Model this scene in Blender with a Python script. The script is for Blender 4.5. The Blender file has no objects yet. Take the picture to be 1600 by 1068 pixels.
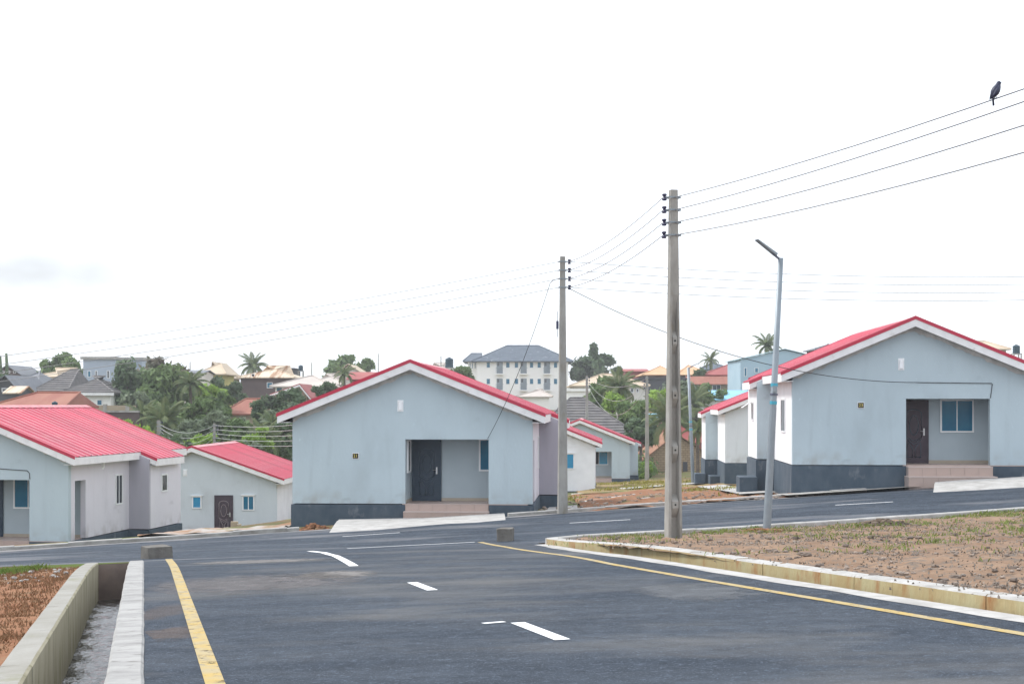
import bpy, math, random
import numpy as np
from mathutils import Vector, Matrix

# ------------------------------------------------------------------ camera, sky, sun, exposure
SC = bpy.context.scene
F = 2222.2                       # focal length in photo pixels (50 mm on 36 mm, photo 1600 wide)
HOR = 632.0                      # horizon row in the photo
cam_d = bpy.data.cameras.new("camera")
cam_d.lens = 50.0; cam_d.sensor_width = 36.0; cam_d.sensor_fit = 'HORIZONTAL'
cam_d.shift_y = (HOR - 534.0) / 1600.0
cam_d.clip_start = 0.1; cam_d.clip_end = 3000.0
cam = bpy.data.objects.new("camera", cam_d)
SC.collection.objects.link(cam)
cam.location = (0, 0, 0); cam.rotation_euler = (math.radians(90), 0, 0)
SC.camera = cam

SUN_EL, SUN_AZ = math.radians(48), math.radians(-66)     # azimuth measured from +Y (view axis) to +X
W = bpy.data.worlds.new("World"); SC.world = W; W.use_nodes = True
nt = W.node_tree; nt.nodes.clear()
out = nt.nodes.new("ShaderNodeOutputWorld")
sky = nt.nodes.new("ShaderNodeTexSky"); sky.sky_type = 'NISHITA'; sky.sun_disc = False
sky.sun_elevation = SUN_EL; sky.sun_rotation = SUN_AZ
b1 = nt.nodes.new("ShaderNodeBackground"); b1.inputs[1].default_value = 0.10
nt.links.new(sky.outputs[0], b1.inputs[0])
tc = nt.nodes.new("ShaderNodeTexCoord")
mp = nt.nodes.new("ShaderNodeMapping"); mp.inputs['Scale'].default_value = (1, 1, 2.4); mp.inputs['Location'].default_value = (7.7, -3.1, 1.91)
nt.links.new(tc.outputs['Generated'], mp.inputs['Vector'])
nz = nt.nodes.new("ShaderNodeTexNoise"); nz.inputs['Scale'].default_value = 3.6
nz.inputs['Detail'].default_value = 5.0; nz.inputs['Roughness'].default_value = 0.5
nt.links.new(mp.outputs[0], nz.inputs['Vector'])
cr = nt.nodes.new("ShaderNodeValToRGB")
cr.color_ramp.elements[0].position = 0.28; cr.color_ramp.elements[0].color = (0.435, 0.445, 0.465, 1)
cr.color_ramp.elements[1].position = 0.47; cr.color_ramp.elements[1].color = (0.90, 0.95, 1.02, 1)
nt.links.new(nz.outputs['Fac'], cr.inputs[0])
b2 = nt.nodes.new("ShaderNodeBackground"); b2.inputs[1].default_value = 0.86
nt.links.new(cr.outputs[0], b2.inputs[0])
mxs = nt.nodes.new("ShaderNodeMixShader"); mxs.inputs[0].default_value = 0.9
nt.links.new(b1.outputs[0], mxs.inputs[1]); nt.links.new(b2.outputs[0], mxs.inputs[2])
nt.links.new(mxs.outputs[0], out.inputs[0])

sun_d = bpy.data.lights.new("sun", 'SUN'); sun_d.energy = 1.5; sun_d.angle = math.radians(12); sun_d.color = (1, 0.96, 0.9)
sun = bpy.data.objects.new("sun", sun_d); SC.collection.objects.link(sun)
sdir = Vector((math.sin(SUN_AZ) * math.cos(SUN_EL), math.cos(SUN_AZ) * math.cos(SUN_EL), math.sin(SUN_EL)))
sun.rotation_euler = sdir.to_track_quat('Z', 'Y').to_euler()
SC.view_settings.view_transform = 'Standard'; SC.view_settings.look = 'None'
SC.view_settings.exposure = 1.05; SC.view_settings.gamma = 1.0
SC.view_settings.use_curve_mapping = False
SC.cycles.max_bounces = 6; SC.cycles.diffuse_bounces = 3; SC.cycles.glossy_bounces = 2
SC.cycles.transparent_max_bounces = 8

# ------------------------------------------------------------------ terrain
def sm(a, b, t):
    t = max(0.0, min(1.0, (t - a) / (b - a))); return t * t * (3 - 2 * t)
_P = [(24, 0), (32.5, -.15), (44.5, .11), (52, .11), (75, 0)]
def cc(y):
    if y <= 24 or y >= 75: return 0.0
    for (a, u), (b, v) in zip(_P, _P[1:]):
        if y <= b: return u + (v - u) * sm(a, b, y)
def gz(x, y):
    """height of the ground (camera at 0, 1.6 m above the road)"""
    a = .03 + .03 * sm(26, 46, y)
    xx = max(-60.0, min(60.0, x))
    yy = min(y, 150.0)
    z = -1.6 + a * xx - .0642 * yy + .0189 * y + cc(y)
    z -= 1.0 * sm(-9, -15, x) * sm(45, 66, y)
    if y > 85:
        q = sm(-12, 0, x)
        hill = -1.4 + .017 * (min(y, 900) - 240) + .02 * max(-60, min(60, x))
        z += (hill - z) * sm(85 + 45 * q, 150 + 100 * q, y)
    return z
def G(px, py):
    """point of the ground seen at photo pixel px, py"""
    dx = (px - 800) / F; dz = -(py - HOR) / F
    y = 2.0
    while y < 400 and dz * y > gz(dx * y, y): y += .05
    return Vector((dx * y, y, gz(dx * y, y)))
def G2(px, py, off):
    dx = (px - 800) / F; dz = -(py - HOR) / F
    y = 2.0
    while y < 400 and dz * y > gz(dx * y, y) + off: y += .05
    return Vector((dx * y, y, dz * y))
def at(px, py, D):
    return Vector(((px - 800) / F * D, D, -(py - HOR) / F * D))
DD = (-.2505, .9681); NN = (.9681, .2505)       # along the near road / along the cross road
def P(s, t, dz=0.0):
    x = s * DD[0] + t * NN[0]; y = s * DD[1] + t * NN[1]
    return Vector((x, y, gz(x, y) + dz))
def ST(v): return (v.x * DD[0] + v.y * DD[1], v.x * NN[0] + v.y * NN[1])

# ------------------------------------------------------------------ helpers
COL = SC.collection
def lin(r, g, b):
    f = lambda c: (c / 255 / 12.92) if c / 255 <= .04045 else ((c / 255 + .055) / 1.055) ** 2.4
    return (f(r), f(g), f(b))
MATS = {}
def mat(name, col, col2=None, scale=3.0, lo=.35, hi=.65, rough=.85, bump=0.0, bscale=None, stretch=(1, 1, 1),
        spec=.3, detail=5.0, third=None, tscale=1.0, tlo=.55, thi=.75, metal=0.0, coords='Object', transl=0.0):
    if name in MATS: return MATS[name]
    m = bpy.data.materials.new(name); m.use_nodes = True
    t = m.node_tree; b = t.nodes["Principled BSDF"]; L = t.links
    b.inputs['Roughness'].default_value = rough
    b.inputs['Specular IOR Level'].default_value = spec
    b.inputs['Metallic'].default_value = metal
    c1 = tuple(col) + (1,); b.inputs['Base Color'].default_value = c1
    need = col2 is not None or third is not None or bump
    if need:
        tcn = t.nodes.new("ShaderNodeTexCoord"); mpn = t.nodes.new("ShaderNodeMapping")
        mpn.inputs['Scale'].default_value = stretch
        L.new(tcn.outputs[coords], mpn.inputs['Vector'])
        cur = None
        def mixin(cur, colr, sc, a, bb, det):
            n = t.nodes.new("ShaderNodeTexNoise"); n.inputs['Scale'].default_value = sc
            n.inputs['Detail'].default_value = det; n.inputs['Roughness'].default_value = .6
            L.new(mpn.outputs[0], n.inputs['Vector'])
            r = t.nodes.new("ShaderNodeMapRange"); r.inputs['From Min'].default_value = a; r.inputs['From Max'].default_value = bb
            L.new(n.outputs['Fac'], r.inputs['Value'])
            x = t.nodes.new("ShaderNodeMix"); x.data_type = 'RGBA'
            L.new(r.outputs[0], x.inputs['Factor'])
            if cur is None: x.inputs['A'].default_value = c1
            else: L.new(cur, x.inputs['A'])
            x.inputs['B'].default_value = tuple(colr) + (1,)
            return x.outputs['Result']
        if col2 is not None: cur = mixin(cur, col2, scale, lo, hi, detail)
        if third is not None: cur = mixin(cur, third, tscale, tlo, thi, 4.0)
        if cur is not None: L.new(cur, b.inputs['Base Color'])
        if bump:
            n = t.nodes.new("ShaderNodeTexNoise"); n.inputs['Scale'].default_value = bscale or scale * 4
            n.inputs['Detail'].default_value = 6.0
            L.new(mpn.outputs[0], n.inputs['Vector'])
            bp = t.nodes.new("ShaderNodeBump"); bp.inputs['Strength'].default_value = bump; bp.inputs['Distance'].default_value = .03
            L.new(n.outputs['Fac'], bp.inputs['Height']); L.new(bp.outputs[0], b.inputs['Normal'])
    if transl:
        tr = t.nodes.new("ShaderNodeBsdfTranslucent"); mx = t.nodes.new("ShaderNodeMixShader")
        mx.inputs[0].default_value = transl
        if need and cur is not None: L.new(cur, tr.inputs[0])
        else: tr.inputs[0].default_value = c1
        o = t.nodes["Material Output"]
        L.new(b.outputs[0], mx.inputs[1]); L.new(tr.outputs[0], mx.inputs[2]); L.new(mx.outputs[0], o.inputs[0])
    MATS[name] = m
    return m

class MB:
    def __init__(s): s.v = []; s.f = []; s.mi = []
    def add(s, vs, fs, m=0):
        o = len(s.v); s.v += [tuple(p) for p in vs]
        for f in fs: s.f.append([i + o for i in f]); s.mi.append(m)
        return s
    def box(s, x0, x1, y0, y1, z0, z1, m=0):
        return s.add([(x0, y0, z0), (x1, y0, z0), (x1, y1, z0), (x0, y1, z0), (x0, y0, z1), (x1, y0, z1), (x1, y1, z1), (x0, y1, z1)],
                     [(0, 3, 2, 1), (4, 5, 6, 7), (0, 1, 5, 4), (1, 2, 6, 5), (2, 3, 7, 6), (3, 0, 4, 7)], m)
    def bbox(s, x0, x1, y0, y1, z0, z1, b=.01, m=0):
        """box with chamfered vertical and top edges"""
        p = [(x0 + b, y0), (x1 - b, y0), (x1, y0 + b), (x1, y1 - b), (x1 - b, y1), (x0 + b, y1), (x0, y1 - b), (x0, y0 + b)]
        cx, cy = (x0 + x1) / 2, (y0 + y1) / 2
        lv = [(x, y, z0) for x, y in p] + [(x, y, z1 - b) for x, y in p] + [(x + (b if x < cx else -b), y + (b if y < cy else -b), z1) for x, y in p]
        fs = [tuple(range(7, -1, -1)), tuple(range(16, 24))]
        for k in (0, 8):
            for i in range(8):
                j = (i + 1) % 8; fs.append((k + i, k + j, k + 8 + j, k + 8 + i))
        return s.add(lv, fs, m)
    def prism_y(s, poly, y0, y1, m=0):
        """polygon in xz (counter-clockwise seen from -y) pushed along y"""
        n = len(poly)
        vs = [(x, y0, z) for x, z in poly] + [(x, y1, z) for x, z in poly]
        fs = [tuple(range(n)), tuple(range(2 * n - 1, n - 1, -1))]
        for i in range(n):
            j = (i + 1) % n; fs.append((i, i + n, j + n, j))
        return s.add(vs, fs, m)
    def prism_x(s, poly, x0, x1, m=0):
        n = len(poly)
        vs = [(x0, y, z) for y, z in poly] + [(x1, y, z) for y, z in poly]
        fs = [tuple(range(n)), tuple(range(2 * n - 1, n - 1, -1))]
        for i in range(n):
            j = (i + 1) % n; fs.append((i, i + n, j + n, j))
        return s.add(vs, fs, m)
    def tube(s, pts, r0, r1=None, seg=6, m=0, caps=True):
        pts = [Vector(p) for p in pts]; n = len(pts)
        if r1 is None: r1 = r0
        vs = []; up = Vector((0, 0, 1))
        for i, p in enumerate(pts):
            d = (pts[min(i + 1, n - 1)] - pts[max(i - 1, 0)]).normalized()
            u = d.cross(up)
            if u.length < .05: u = d.cross(Vector((1, 0, 0)))
            u.normalize(); w = u.cross(d)
            r = (r0[i] if isinstance(r0, (list, tuple)) else r0 + (r1 - r0) * i / max(1, n - 1))
            for k in range(seg):
                a = 2 * math.pi * k / seg
                vs.append(p + u * math.cos(a) * r + w * math.sin(a) * r)
        fs = []
        for i in range(n - 1):
            for k in range(seg):
                j = (k + 1) % seg; fs.append((i * seg + k, i * seg + j, (i + 1) * seg + j, (i + 1) * seg + k))
        if caps: fs += [tuple(range(seg - 1, -1, -1)), tuple((n - 1) * seg + k for k in range(seg))]
        return s.add(vs, fs, m)
    def bar(s, a, b, w, h, m=0, up=(0, 0, 1)):
        """rectangular bar from a to b"""
        a = Vector(a); b = Vector(b); d = (b - a).normalized(); u = d.cross(Vector(up))
        if u.length < .01: u = d.cross(Vector((0, 1, 0)))
        u.normalize(); v = u.cross(d)
        vs = []
        for p in (a, b):
            for sx, sy in ((-1, -1), (1, -1), (1, 1), (-1, 1)): vs.append(p + u * sx * w / 2 + v * sy * h / 2)
        return s.add(vs, [(0, 1, 2, 3), (7, 6, 5, 4), (0, 4, 5, 1), (1, 5, 6, 2), (2, 6, 7, 3), (3, 7, 4, 0)], m)
    def mesh(s, name, mats, smooth=False):
        me = bpy.data.meshes.new(name); me.from_pydata(s.v, [], s.f)
        for m in (mats if isinstance(mats, (list, tuple)) else [mats]): me.materials.append(m)
        if len(me.materials) > 1: me.polygons.foreach_set('material_index', s.mi)
        if smooth: me.polygons.foreach_set('use_smooth', [True] * len(me.polygons))
        me.update(); return me
    def build(s, name, mats, parent=None, smooth=False, loc=None):
        return obj(name, s.mesh(name, mats, smooth), parent, loc)
def obj(name, me, parent=None, loc=None, rot=None):
    o = bpy.data.objects.new(name, me); COL.objects.link(o)
    if parent is not None: o.parent = parent
    if loc is not None: o.location = loc
    if rot is not None: o.rotation_euler = rot
    return o
def empty(name, loc=(0, 0, 0), rz=0.0, parent=None):
    o = bpy.data.objects.new(name, None); COL.objects.link(o); o.location = loc; o.rotation_euler = (0, 0, rz)
    o.empty_display_size = .3
    if parent is not None: o.parent = parent
    return o
def tag(o, label, cat, group=None, kind=None):
    if label: o['label'] = label
    if cat: o['category'] = cat
    if group: o['group'] = group
    if kind: o['kind'] = kind
    return o
def structure(o): o['kind'] = 'structure'; return o
def textmesh(txt, size, name):
    c = bpy.data.curves.new(name, 'FONT'); c.body = txt; c.size = size; c.align_x = 'CENTER'; c.align_y = 'CENTER'; c.extrude = .002
    c.resolution_u = 2
    t = bpy.data.objects.new(name + "_src", c); COL.objects.link(t)
    dg = bpy.context.evaluated_depsgraph_get()
    me = bpy.data.meshes.new_from_object(t.evaluated_get(dg)); me.name = name
    bpy.data.objects.remove(t); return me

# ------------------------------------------------------------------ materials
def asphalt(name, dark, light, dust, stretch, dlo, dhi):
    m = mat(name, dark); t = m.node_tree; b = t.nodes["Principled BSDF"]; L = t.links
    tcn = t.nodes.new("ShaderNodeTexCoord"); mpn = t.nodes.new("ShaderNodeMapping"); mpn.inputs['Rotation'].default_value = (0, 0, -.253); mpn.inputs['Scale'].default_value = stretch
    L.new(tcn.outputs['Object'], mpn.inputs['Vector'])
    def noise(sc, det, vec, ro=.6):
        n = t.nodes.new("ShaderNodeTexNoise"); n.inputs['Scale'].default_value = sc; n.inputs['Detail'].default_value = det; n.inputs['Roughness'].default_value = ro
        L.new(vec, n.inputs['Vector']); return n.outputs['Fac']
    def rng_(v, a, b2, o0=0.0, o1=1.0):
        r = t.nodes.new("ShaderNodeMapRange"); r.inputs['From Min'].default_value = a; r.inputs['From Max'].default_value = b2; r.inputs['To Min'].default_value = o0; r.inputs['To Max'].default_value = o1
        L.new(v, r.inputs['Value']); return r.outputs[0]
    def mix(f, a, c, typ='MIX'):
        x = t.nodes.new("ShaderNodeMix"); x.data_type = 'RGBA'; x.blend_type = typ
        if isinstance(f, float): x.inputs['Factor'].default_value = f
        else: L.new(f, x.inputs['Factor'])
        for k_, v in (('A', a), ('B', c)):
            if isinstance(v, tuple): x.inputs[k_].default_value = v + (1,)
            else: L.new(v, x.inputs[k_])
        return x.outputs['Result']
    O = tcn.outputs['Object']; S_ = mpn.outputs[0]
    c = mix(rng_(noise(.8, 6, S_, .65), .36, .66), dark, light)
    c = mix(rng_(noise(5.5, 5, O, .75), .38, .62, 0, .8), c, tuple(q * .55 for q in dark))
    c = mix(rng_(noise(11, 4, O, .75), .52, .66, 0, .65), c, tuple(q * 1.7 for q in light))
    c = mix(rng_(noise(48, 2, O), .60, .74), c, tuple(min(1, q * 2.6) for q in light))
    c = mix(rng_(noise(.42, 6, S_, .62), dlo, dhi, 0, .75), c, dust)
    L.new(c, b.inputs['Base Color'])
    L.new(rng_(noise(1.1, 5, S_), .3, .7, .6, .9), b.inputs['Roughness']); b.inputs['Specular IOR Level'].default_value = .16
    bp = t.nodes.new("ShaderNodeBump"); bp.inputs['Strength'].default_value = .8; bp.inputs['Distance'].default_value = .02
    L.new(noise(34, 4, O, .7), bp.inputs['Height']); L.new(bp.outputs[0], b.inputs['Normal'])
    return m
m_asph = asphalt("asphalt", (.027, .037, .053), (.054, .068, .090), (.15, .145, .14), (.35, .8, 1), .52, .72)
m_asph2 = asphalt("asphalt_cross", (.026, .036, .052), (.060, .075, .098), (.23, .23, .24), (.35, 1.5, 1), .52, .72)
m_dust = mat("dust", (.24, .225, .22), (.13, .14, .155), scale=.9, rough=.95)
m_white = mat("road_paint_white", (.80, .81, .82), (.55, .56, .58), scale=6, lo=.5, hi=.8, rough=.7)
m_yel = mat("road_paint_yellow", (.44, .31, .09), (.38, .31, .18), scale=3.5, lo=.36, hi=.60, rough=.8, third=(.20, .19, .17), tscale=9, tlo=.55, thi=.70)
def chipped(m, sc, a, b_):
    t = m.node_tree; n = t.nodes.new("ShaderNodeTexNoise"); n.inputs['Scale'].default_value = sc; n.inputs['Detail'].default_value = 8; n.inputs['Roughness'].default_value = .75
    c = t.nodes.new("ShaderNodeTexCoord"); r = t.nodes.new("ShaderNodeMapRange"); r.inputs['From Min'].default_value = a; r.inputs['From Max'].default_value = b_; r.inputs['To Min'].default_value = 1; r.inputs['To Max'].default_value = .12
    t.links.new(c.outputs['Object'], n.inputs['Vector']); t.links.new(n.outputs['Fac'], r.inputs['Value']); t.links.new(r.outputs[0], t.nodes["Principled BSDF"].inputs['Alpha'])
chipped(m_white, 7, .60, .68); chipped(m_yel, 6, .56, .66)
m_conc = mat("concrete", (.42, .41, .39), (.27, .26, .24), scale=2.2, rough=.92, bump=.4, bscale=18, third=(.2, .18, .15), tscale=5, tlo=.60, thi=.8)
m_concw = mat("concrete_pale", (.45, .44, .425), (.31, .30, .285), scale=2.6, lo=.4, hi=.7, rough=.92, bump=.6, bscale=9, third=(.33, .31, .28), tscale=6, tlo=.58, thi=.75)
m_kerbw = mat("kerb_rough_white", (.36, .355, .345), (.25, .245, .24), scale=2.2, lo=.42, hi=.66, rough=.95, bump=.6, bscale=14, third=(.15, .14, .13), tscale=9, tlo=.58, thi=.72, stretch=(.6, 1.5, 1))
m_kerby = mat("kerb_stained", (.40, .35, .20), (.37, .285, .145), scale=2.0, lo=.38, hi=.62, rough=.9, bump=.4, bscale=20, third=(.30, .15, .06), tscale=3.1, tlo=.53, thi=.70, stretch=(1, 1, .4))
m_drainw = mat("drain_wall", (.31, .30, .275), (.25, .24, .21), scale=1.6, lo=.36, hi=.66, rough=.92, bump=.4, bscale=16, third=(.20, .20, .12), tscale=1.3, tlo=.60, thi=.80)
m_algae = mat("drain_wall_side", (.34, .31, .225), (.26, .235, .16), scale=1.8, rough=.9, bump=.4, bscale=14, third=(.15, .15, .06), tscale=2.6, tlo=.52, thi=.7, stretch=(1.5, 1.5, .5))
m_bed = mat("drain_bed_mud", (.055, .052, .050), (.03, .028, .026), scale=3, rough=.95, bump=.7, bscale=8, third=(.13, .125, .12), tscale=3.0, tlo=.58, thi=.70, spec=.05)
m_water = mat("drain_water", (.050, .046, .040), (.028, .026, .023), scale=4, rough=.14, bump=.45, bscale=14, spec=.26, third=(.085, .08, .072), tscale=5, tlo=.58, thi=.68)
m_soil = mat("soil", (.20, .128, .085), (.285, .195, .135), scale=1.8, lo=.35, hi=.65, rough=1, bump=.8, bscale=6, third=(.15, .125, .105), tscale=3.4, tlo=.50, thi=.66, spec=.1)
m_soilr = mat("soil_red", (.215, .10, .055), (.29, .155, .09), scale=1.4, rough=1, bump=.9, bscale=7, third=(.17, .13, .08), tscale=2.2, tlo=.54, thi=.7, spec=.1)
m_land = mat("land", (.20, .13, .08), (.10, .11, .045), scale=.12, lo=.4, hi=.6, rough=1, bump=.6, bscale=2, third=(.13, .17, .05), tscale=.25, tlo=.5, thi=.65, spec=.1)
def wallmat(name, c1, c2, stain, splash=(.27, .24, .21)):
    m = mat(name, c1, c2, scale=.7, lo=.32, hi=.7, rough=.82, bump=.22, bscale=14, third=stain, tscale=.7, tlo=.55, thi=.80, stretch=(1, 1, .45))
    t = m.node_tree; L = t.links; b = t.nodes["Principled BSDF"]; src = b.inputs['Base Color'].links[0].from_socket
    tcn = t.nodes.new("ShaderNodeTexCoord"); sp = t.nodes.new("ShaderNodeSeparateXYZ"); L.new(tcn.outputs['Object'], sp.inputs[0])
    def nz_(sc, st):
        mpn = t.nodes.new("ShaderNodeMapping"); mpn.inputs['Scale'].default_value = st; L.new(tcn.outputs['Object'], mpn.inputs['Vector'])
        n = t.nodes.new("ShaderNodeTexNoise"); n.inputs['Scale'].default_value = sc; n.inputs['Detail'].default_value = 6; L.new(mpn.outputs[0], n.inputs['Vector']); return n.outputs['Fac']
    def rg2(v, a, b2, o=1.0):
        r = t.nodes.new("ShaderNodeMapRange"); r.inputs['From Min'].default_value = a; r.inputs['From Max'].default_value = b2; r.inputs['To Max'].default_value = o; L.new(v, r.inputs['Value']); return r.outputs[0]
    def mul(a, b2):
        q = t.nodes.new("ShaderNodeMath"); q.operation = 'MULTIPLY'; L.new(a, q.inputs[0]); L.new(b2, q.inputs[1]); return q.outputs[0]
    def mx(f, a, colr):
        x = t.nodes.new("ShaderNodeMix"); x.data_type = 'RGBA'; L.new(f, x.inputs['Factor']); L.new(a, x.inputs['A']); x.inputs['B'].default_value = tuple(colr) + (1,); return x.outputs['Result']
    src = mx(mul(rg2(sp.outputs[2], .55, .0), rg2(nz_(2.2, (1, 1, .8)), .44, .70, .55)), src, splash)          # mud splashed up from the ground
    src = mx(rg2(nz_(2.0, (1.3, 1.3, .16)), .60, .80, .35), src, tuple(q * .72 for q in c1))                  # rain streaks
    src = mx(rg2(nz_(.9, (1, 1, 2.2)), .66, .78, .5), src, tuple(q * .62 for q in c1))                        # grey smudges
    src = mx(rg2(nz_(6.0, (1, 1, 1)), .66, .76, .5), src, tuple(min(.85, q * 1.25) for q in c1))              # paler patched filler
    L.new(src, b.inputs['Base Color']); return m
m_front = wallmat("paint_blue_grey", (.475, .563, .607), (.43, .515, .56), (.40, .47, .505))
m_wshade = wallmat("paint_white_shaded", (.71, .69, .74), (.65, .63, .685), (.58, .565, .61))  # white paint with the lavender cast of its shade put into the colour
m_wshade2 = mat("paint_white_deep_shade", (.42, .405, .46), (.36, .35, .40), scale=1.0, rough=.82, bump=.15, bscale=22, stretch=(1.4, 1.4, .35))  # darker copy of the side paint, shading of the wing fronts painted in
m_whitew = mat("paint_white", (.82, .83, .85), (.73, .74, .76), scale=1.0, rough=.8, bump=.12, bscale=20)
m_lightw = wallmat("paint_pale_grey", (.69, .725, .75), (.63, .665, .69), (.54, .57, .58))
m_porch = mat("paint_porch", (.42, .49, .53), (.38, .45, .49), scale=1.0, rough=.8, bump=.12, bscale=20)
m_plinth = mat("plinth_slate", (.055, .080, .108), (.085, .112, .142), scale=1.8, lo=.4, hi=.7, rough=.75, bump=.2, bscale=16, third=(.17, .19, .215), tscale=2.6, tlo=.60, thi=.78, stretch=(1, 1, .6))
m_roof = mat("roof_red_sheet", (.56, .062, .105), (.50, .078, .12), scale=.6, rough=.36, spec=.6, third=(.56, .15, .17), tscale=1.2, tlo=.55, thi=.8)
_t = m_roof.node_tree; _b = _t.nodes["Principled BSDF"]; _s = _b.inputs['Base Color'].links[0].from_socket
_oi = _t.nodes.new("ShaderNodeObjectInfo"); _r = _t.nodes.new("ShaderNodeMapRange"); _r.inputs['To Min'].default_value = .86; _r.inputs['To Max'].default_value = 1.1; _t.links.new(_oi.outputs['Random'], _r.inputs['Value'])
_h = _t.nodes.new("ShaderNodeHueSaturation"); _t.links.new(_s, _h.inputs['Color']); _t.links.new(_r.outputs[0], _h.inputs['Value'])
_tc = _t.nodes.new("ShaderNodeTexCoord"); _mp = _t.nodes.new("ShaderNodeMapping"); _mp.inputs['Scale'].default_value = (.35, 4.0, 1); _t.links.new(_tc.outputs['Object'], _mp.inputs['Vector'])
_n = _t.nodes.new("ShaderNodeTexNoise"); _n.inputs['Scale'].default_value = 1.5; _n.inputs['Detail'].default_value = 6; _t.links.new(_mp.outputs[0], _n.inputs['Vector'])
_q = _t.nodes.new("ShaderNodeMapRange"); _q.inputs['From Min'].default_value = .48; _q.inputs['From Max'].default_value = .75; _q.inputs['To Max'].default_value = .38; _t.links.new(_n.outputs['Fac'], _q.inputs['Value'])
_x = _t.nodes.new("ShaderNodeMix"); _x.data_type = 'RGBA'; _t.links.new(_q.outputs[0], _x.inputs['Factor']); _t.links.new(_h.outputs[0], _x.inputs['A']); _x.inputs['B'].default_value = (.50, .24, .25, 1)
_t.links.new(_x.outputs['Result'], _b.inputs['Base Color'])
m_flash = mat("roof_red_flashing", (.50, .022, .06), (.44, .03, .065), scale=2, rough=.45, spec=.45)
m_cap = mat("ridge_cap", (.62, .30, .31), (.60, .2, .22), scale=2, rough=.5)
m_fascia = mat("fascia_white", (.80, .79, .79), (.70, .69, .69), scale=2.2, lo=.42, hi=.7, rough=.7, third=(.56, .53, .51), tscale=3, tlo=.62, thi=.8)
m_soffit = mat("soffit_mortar", (.52, .50, .48), (.40, .385, .37), scale=5, rough=.95, bump=.6, bscale=9)
m_mortar = mat("mortar_bead", (.62, .60, .58), (.44, .43, .41), scale=4, rough=.95, bump=.6, bscale=12)
m_doorb = mat("door_blue_black", (.022, .042, .068), (.03, .052, .08), scale=3, rough=.45, spec=.35)
m_doorn = mat("door_brown", (.042, .028, .042), (.055, .038, .052), scale=3, rough=.45, spec=.35)
m_mould = mat("door_moulding", (.055, .08, .11), rough=.4, spec=.5)
m_doormo = mat("door_moulding_pale", (.30, .25, .26), rough=.45)
m_steel = mat("steel", (.62, .62, .63), rough=.32, metal=.8)
m_glass = mat("glass_blue_tint", (.012, .12, .22), (.02, .16, .26), scale=1.2, rough=.12, spec=.35)
m_glassb = mat("glass_bright_blue", (.02, .22, .42), (.03, .28, .48), scale=1.5, rough=.1, spec=.7)
m_glassd = mat("glass_dark", (.03, .04, .05), rough=.08, spec=.8)
m_frame = mat("window_frame_white", (.78, .79, .80), rough=.5)
m_tile = mat("tile_pink", (.46, .35, .305), (.42, .325, .285), scale=2, rough=.45, spec=.4)
m_tread = mat("tread_pale", (.60, .50, .46), (.54, .45, .42), scale=2, rough=.5)
m_grout = mat("grout", (.36, .30, .28), rough=.9)
m_skirt = mat("skirting_tan", (.42, .36, .29), (.36, .31, .25), scale=2, rough=.6)
m_black = mat("plate_black", (.014, .014, .012), rough=.35)
m_dig = mat("plate_digits_yellow", (.70, .58, .16), rough=.5)
m_lampw = mat("lamp_white", (.85, .86, .88), rough=.35)
m_cable = mat("cable", (.045, .045, .05), rough=.6)
m_wire = mat("wire_grey", (.17, .17, .18), rough=.5)
m_pole = mat("pole_concrete", (.36, .35, .325), (.25, .24, .22), scale=3, rough=.92, bump=.4, bscale=22, third=(.20, .17, .12), tscale=2.2, tlo=.56, thi=.74, stretch=(1, 1, .35))
m_galv = mat("galvanised", (.27, .31, .345), (.22, .255, .285), scale=2, rough=.5, metal=.35, spec=.5)
m_lamp = mat("lamp_housing", (.12, .13, .18), rough=.5)
m_ins = mat("insulator_blue_black", (.012, .014, .06), rough=.25, spec=.6)
m_band = mat("band_cyan", (.07, .36, .48), rough=.5)
m_dark = mat("dark_void", (.02, .02, .022), rough=.9)

# ------------------------------------------------------------------ ground
def grid(xs, ys, zf, name, m):
    X = list(xs); Y = list(ys); nx = len(X)
    v = [(x, y, zf(x, y)) for y in Y for x in X]
    f = [(j * nx + i, j * nx + i + 1, (j + 1) * nx + i + 1, (j + 1) * nx + i) for j in range(len(Y) - 1) for i in range(nx - 1)]
    mb = MB(); mb.v = v; mb.f = f; mb.mi = [0] * len(f)
    return mb.build(name, m, smooth=True)
xs = [-1500, -900, -500, -320, -220, -160, -120] + [-90 + 3 * i for i in range(61)] + [120, 160, 220, 320, 500, 900, 1500]
ys = [-60, -30, -10, 0, 10, 20, 30, 36, 40, 41, 42, 43, 44, 45, 46, 48] + [50 + 2.5 * i for i in range(84)] + [270, 300, 340, 400, 500, 650, 900, 1300, 2000]
def base_z(x, y):
    s, t = x * DD[0] + y * DD[1], x * NN[0] + y * NN[1]
    return gz(x, y) - 1.5 * (1 - sm(43.0, 45.5, s)) + .12 * math.sin(x * .9 + y * .4) * math.sin(y * .7) * sm(50, 60, y)
structure(grid(xs, ys, base_z, "ground", m_land))

def strip(name, m, rows, parent=None):
    """rows: list of rows of points (a lofted sheet)"""
    mb = MB(); n = len(rows[0])
    mb.v = [tuple(p) for r in rows for p in r]
    for j in range(len(rows) - 1):
        for i in range(n - 1):
            mb.f.append((j * n + i, j * n + i + 1, (j + 1) * n + i + 1, (j + 1) * n + i)); mb.mi.append(0)
    return mb.build(name, m, parent, smooth=True)
def frange(a, b, st):
    n = max(1, int(round((b - a) / st))); return [a + (b - a) * i / n for i in range(n + 1)]

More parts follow.
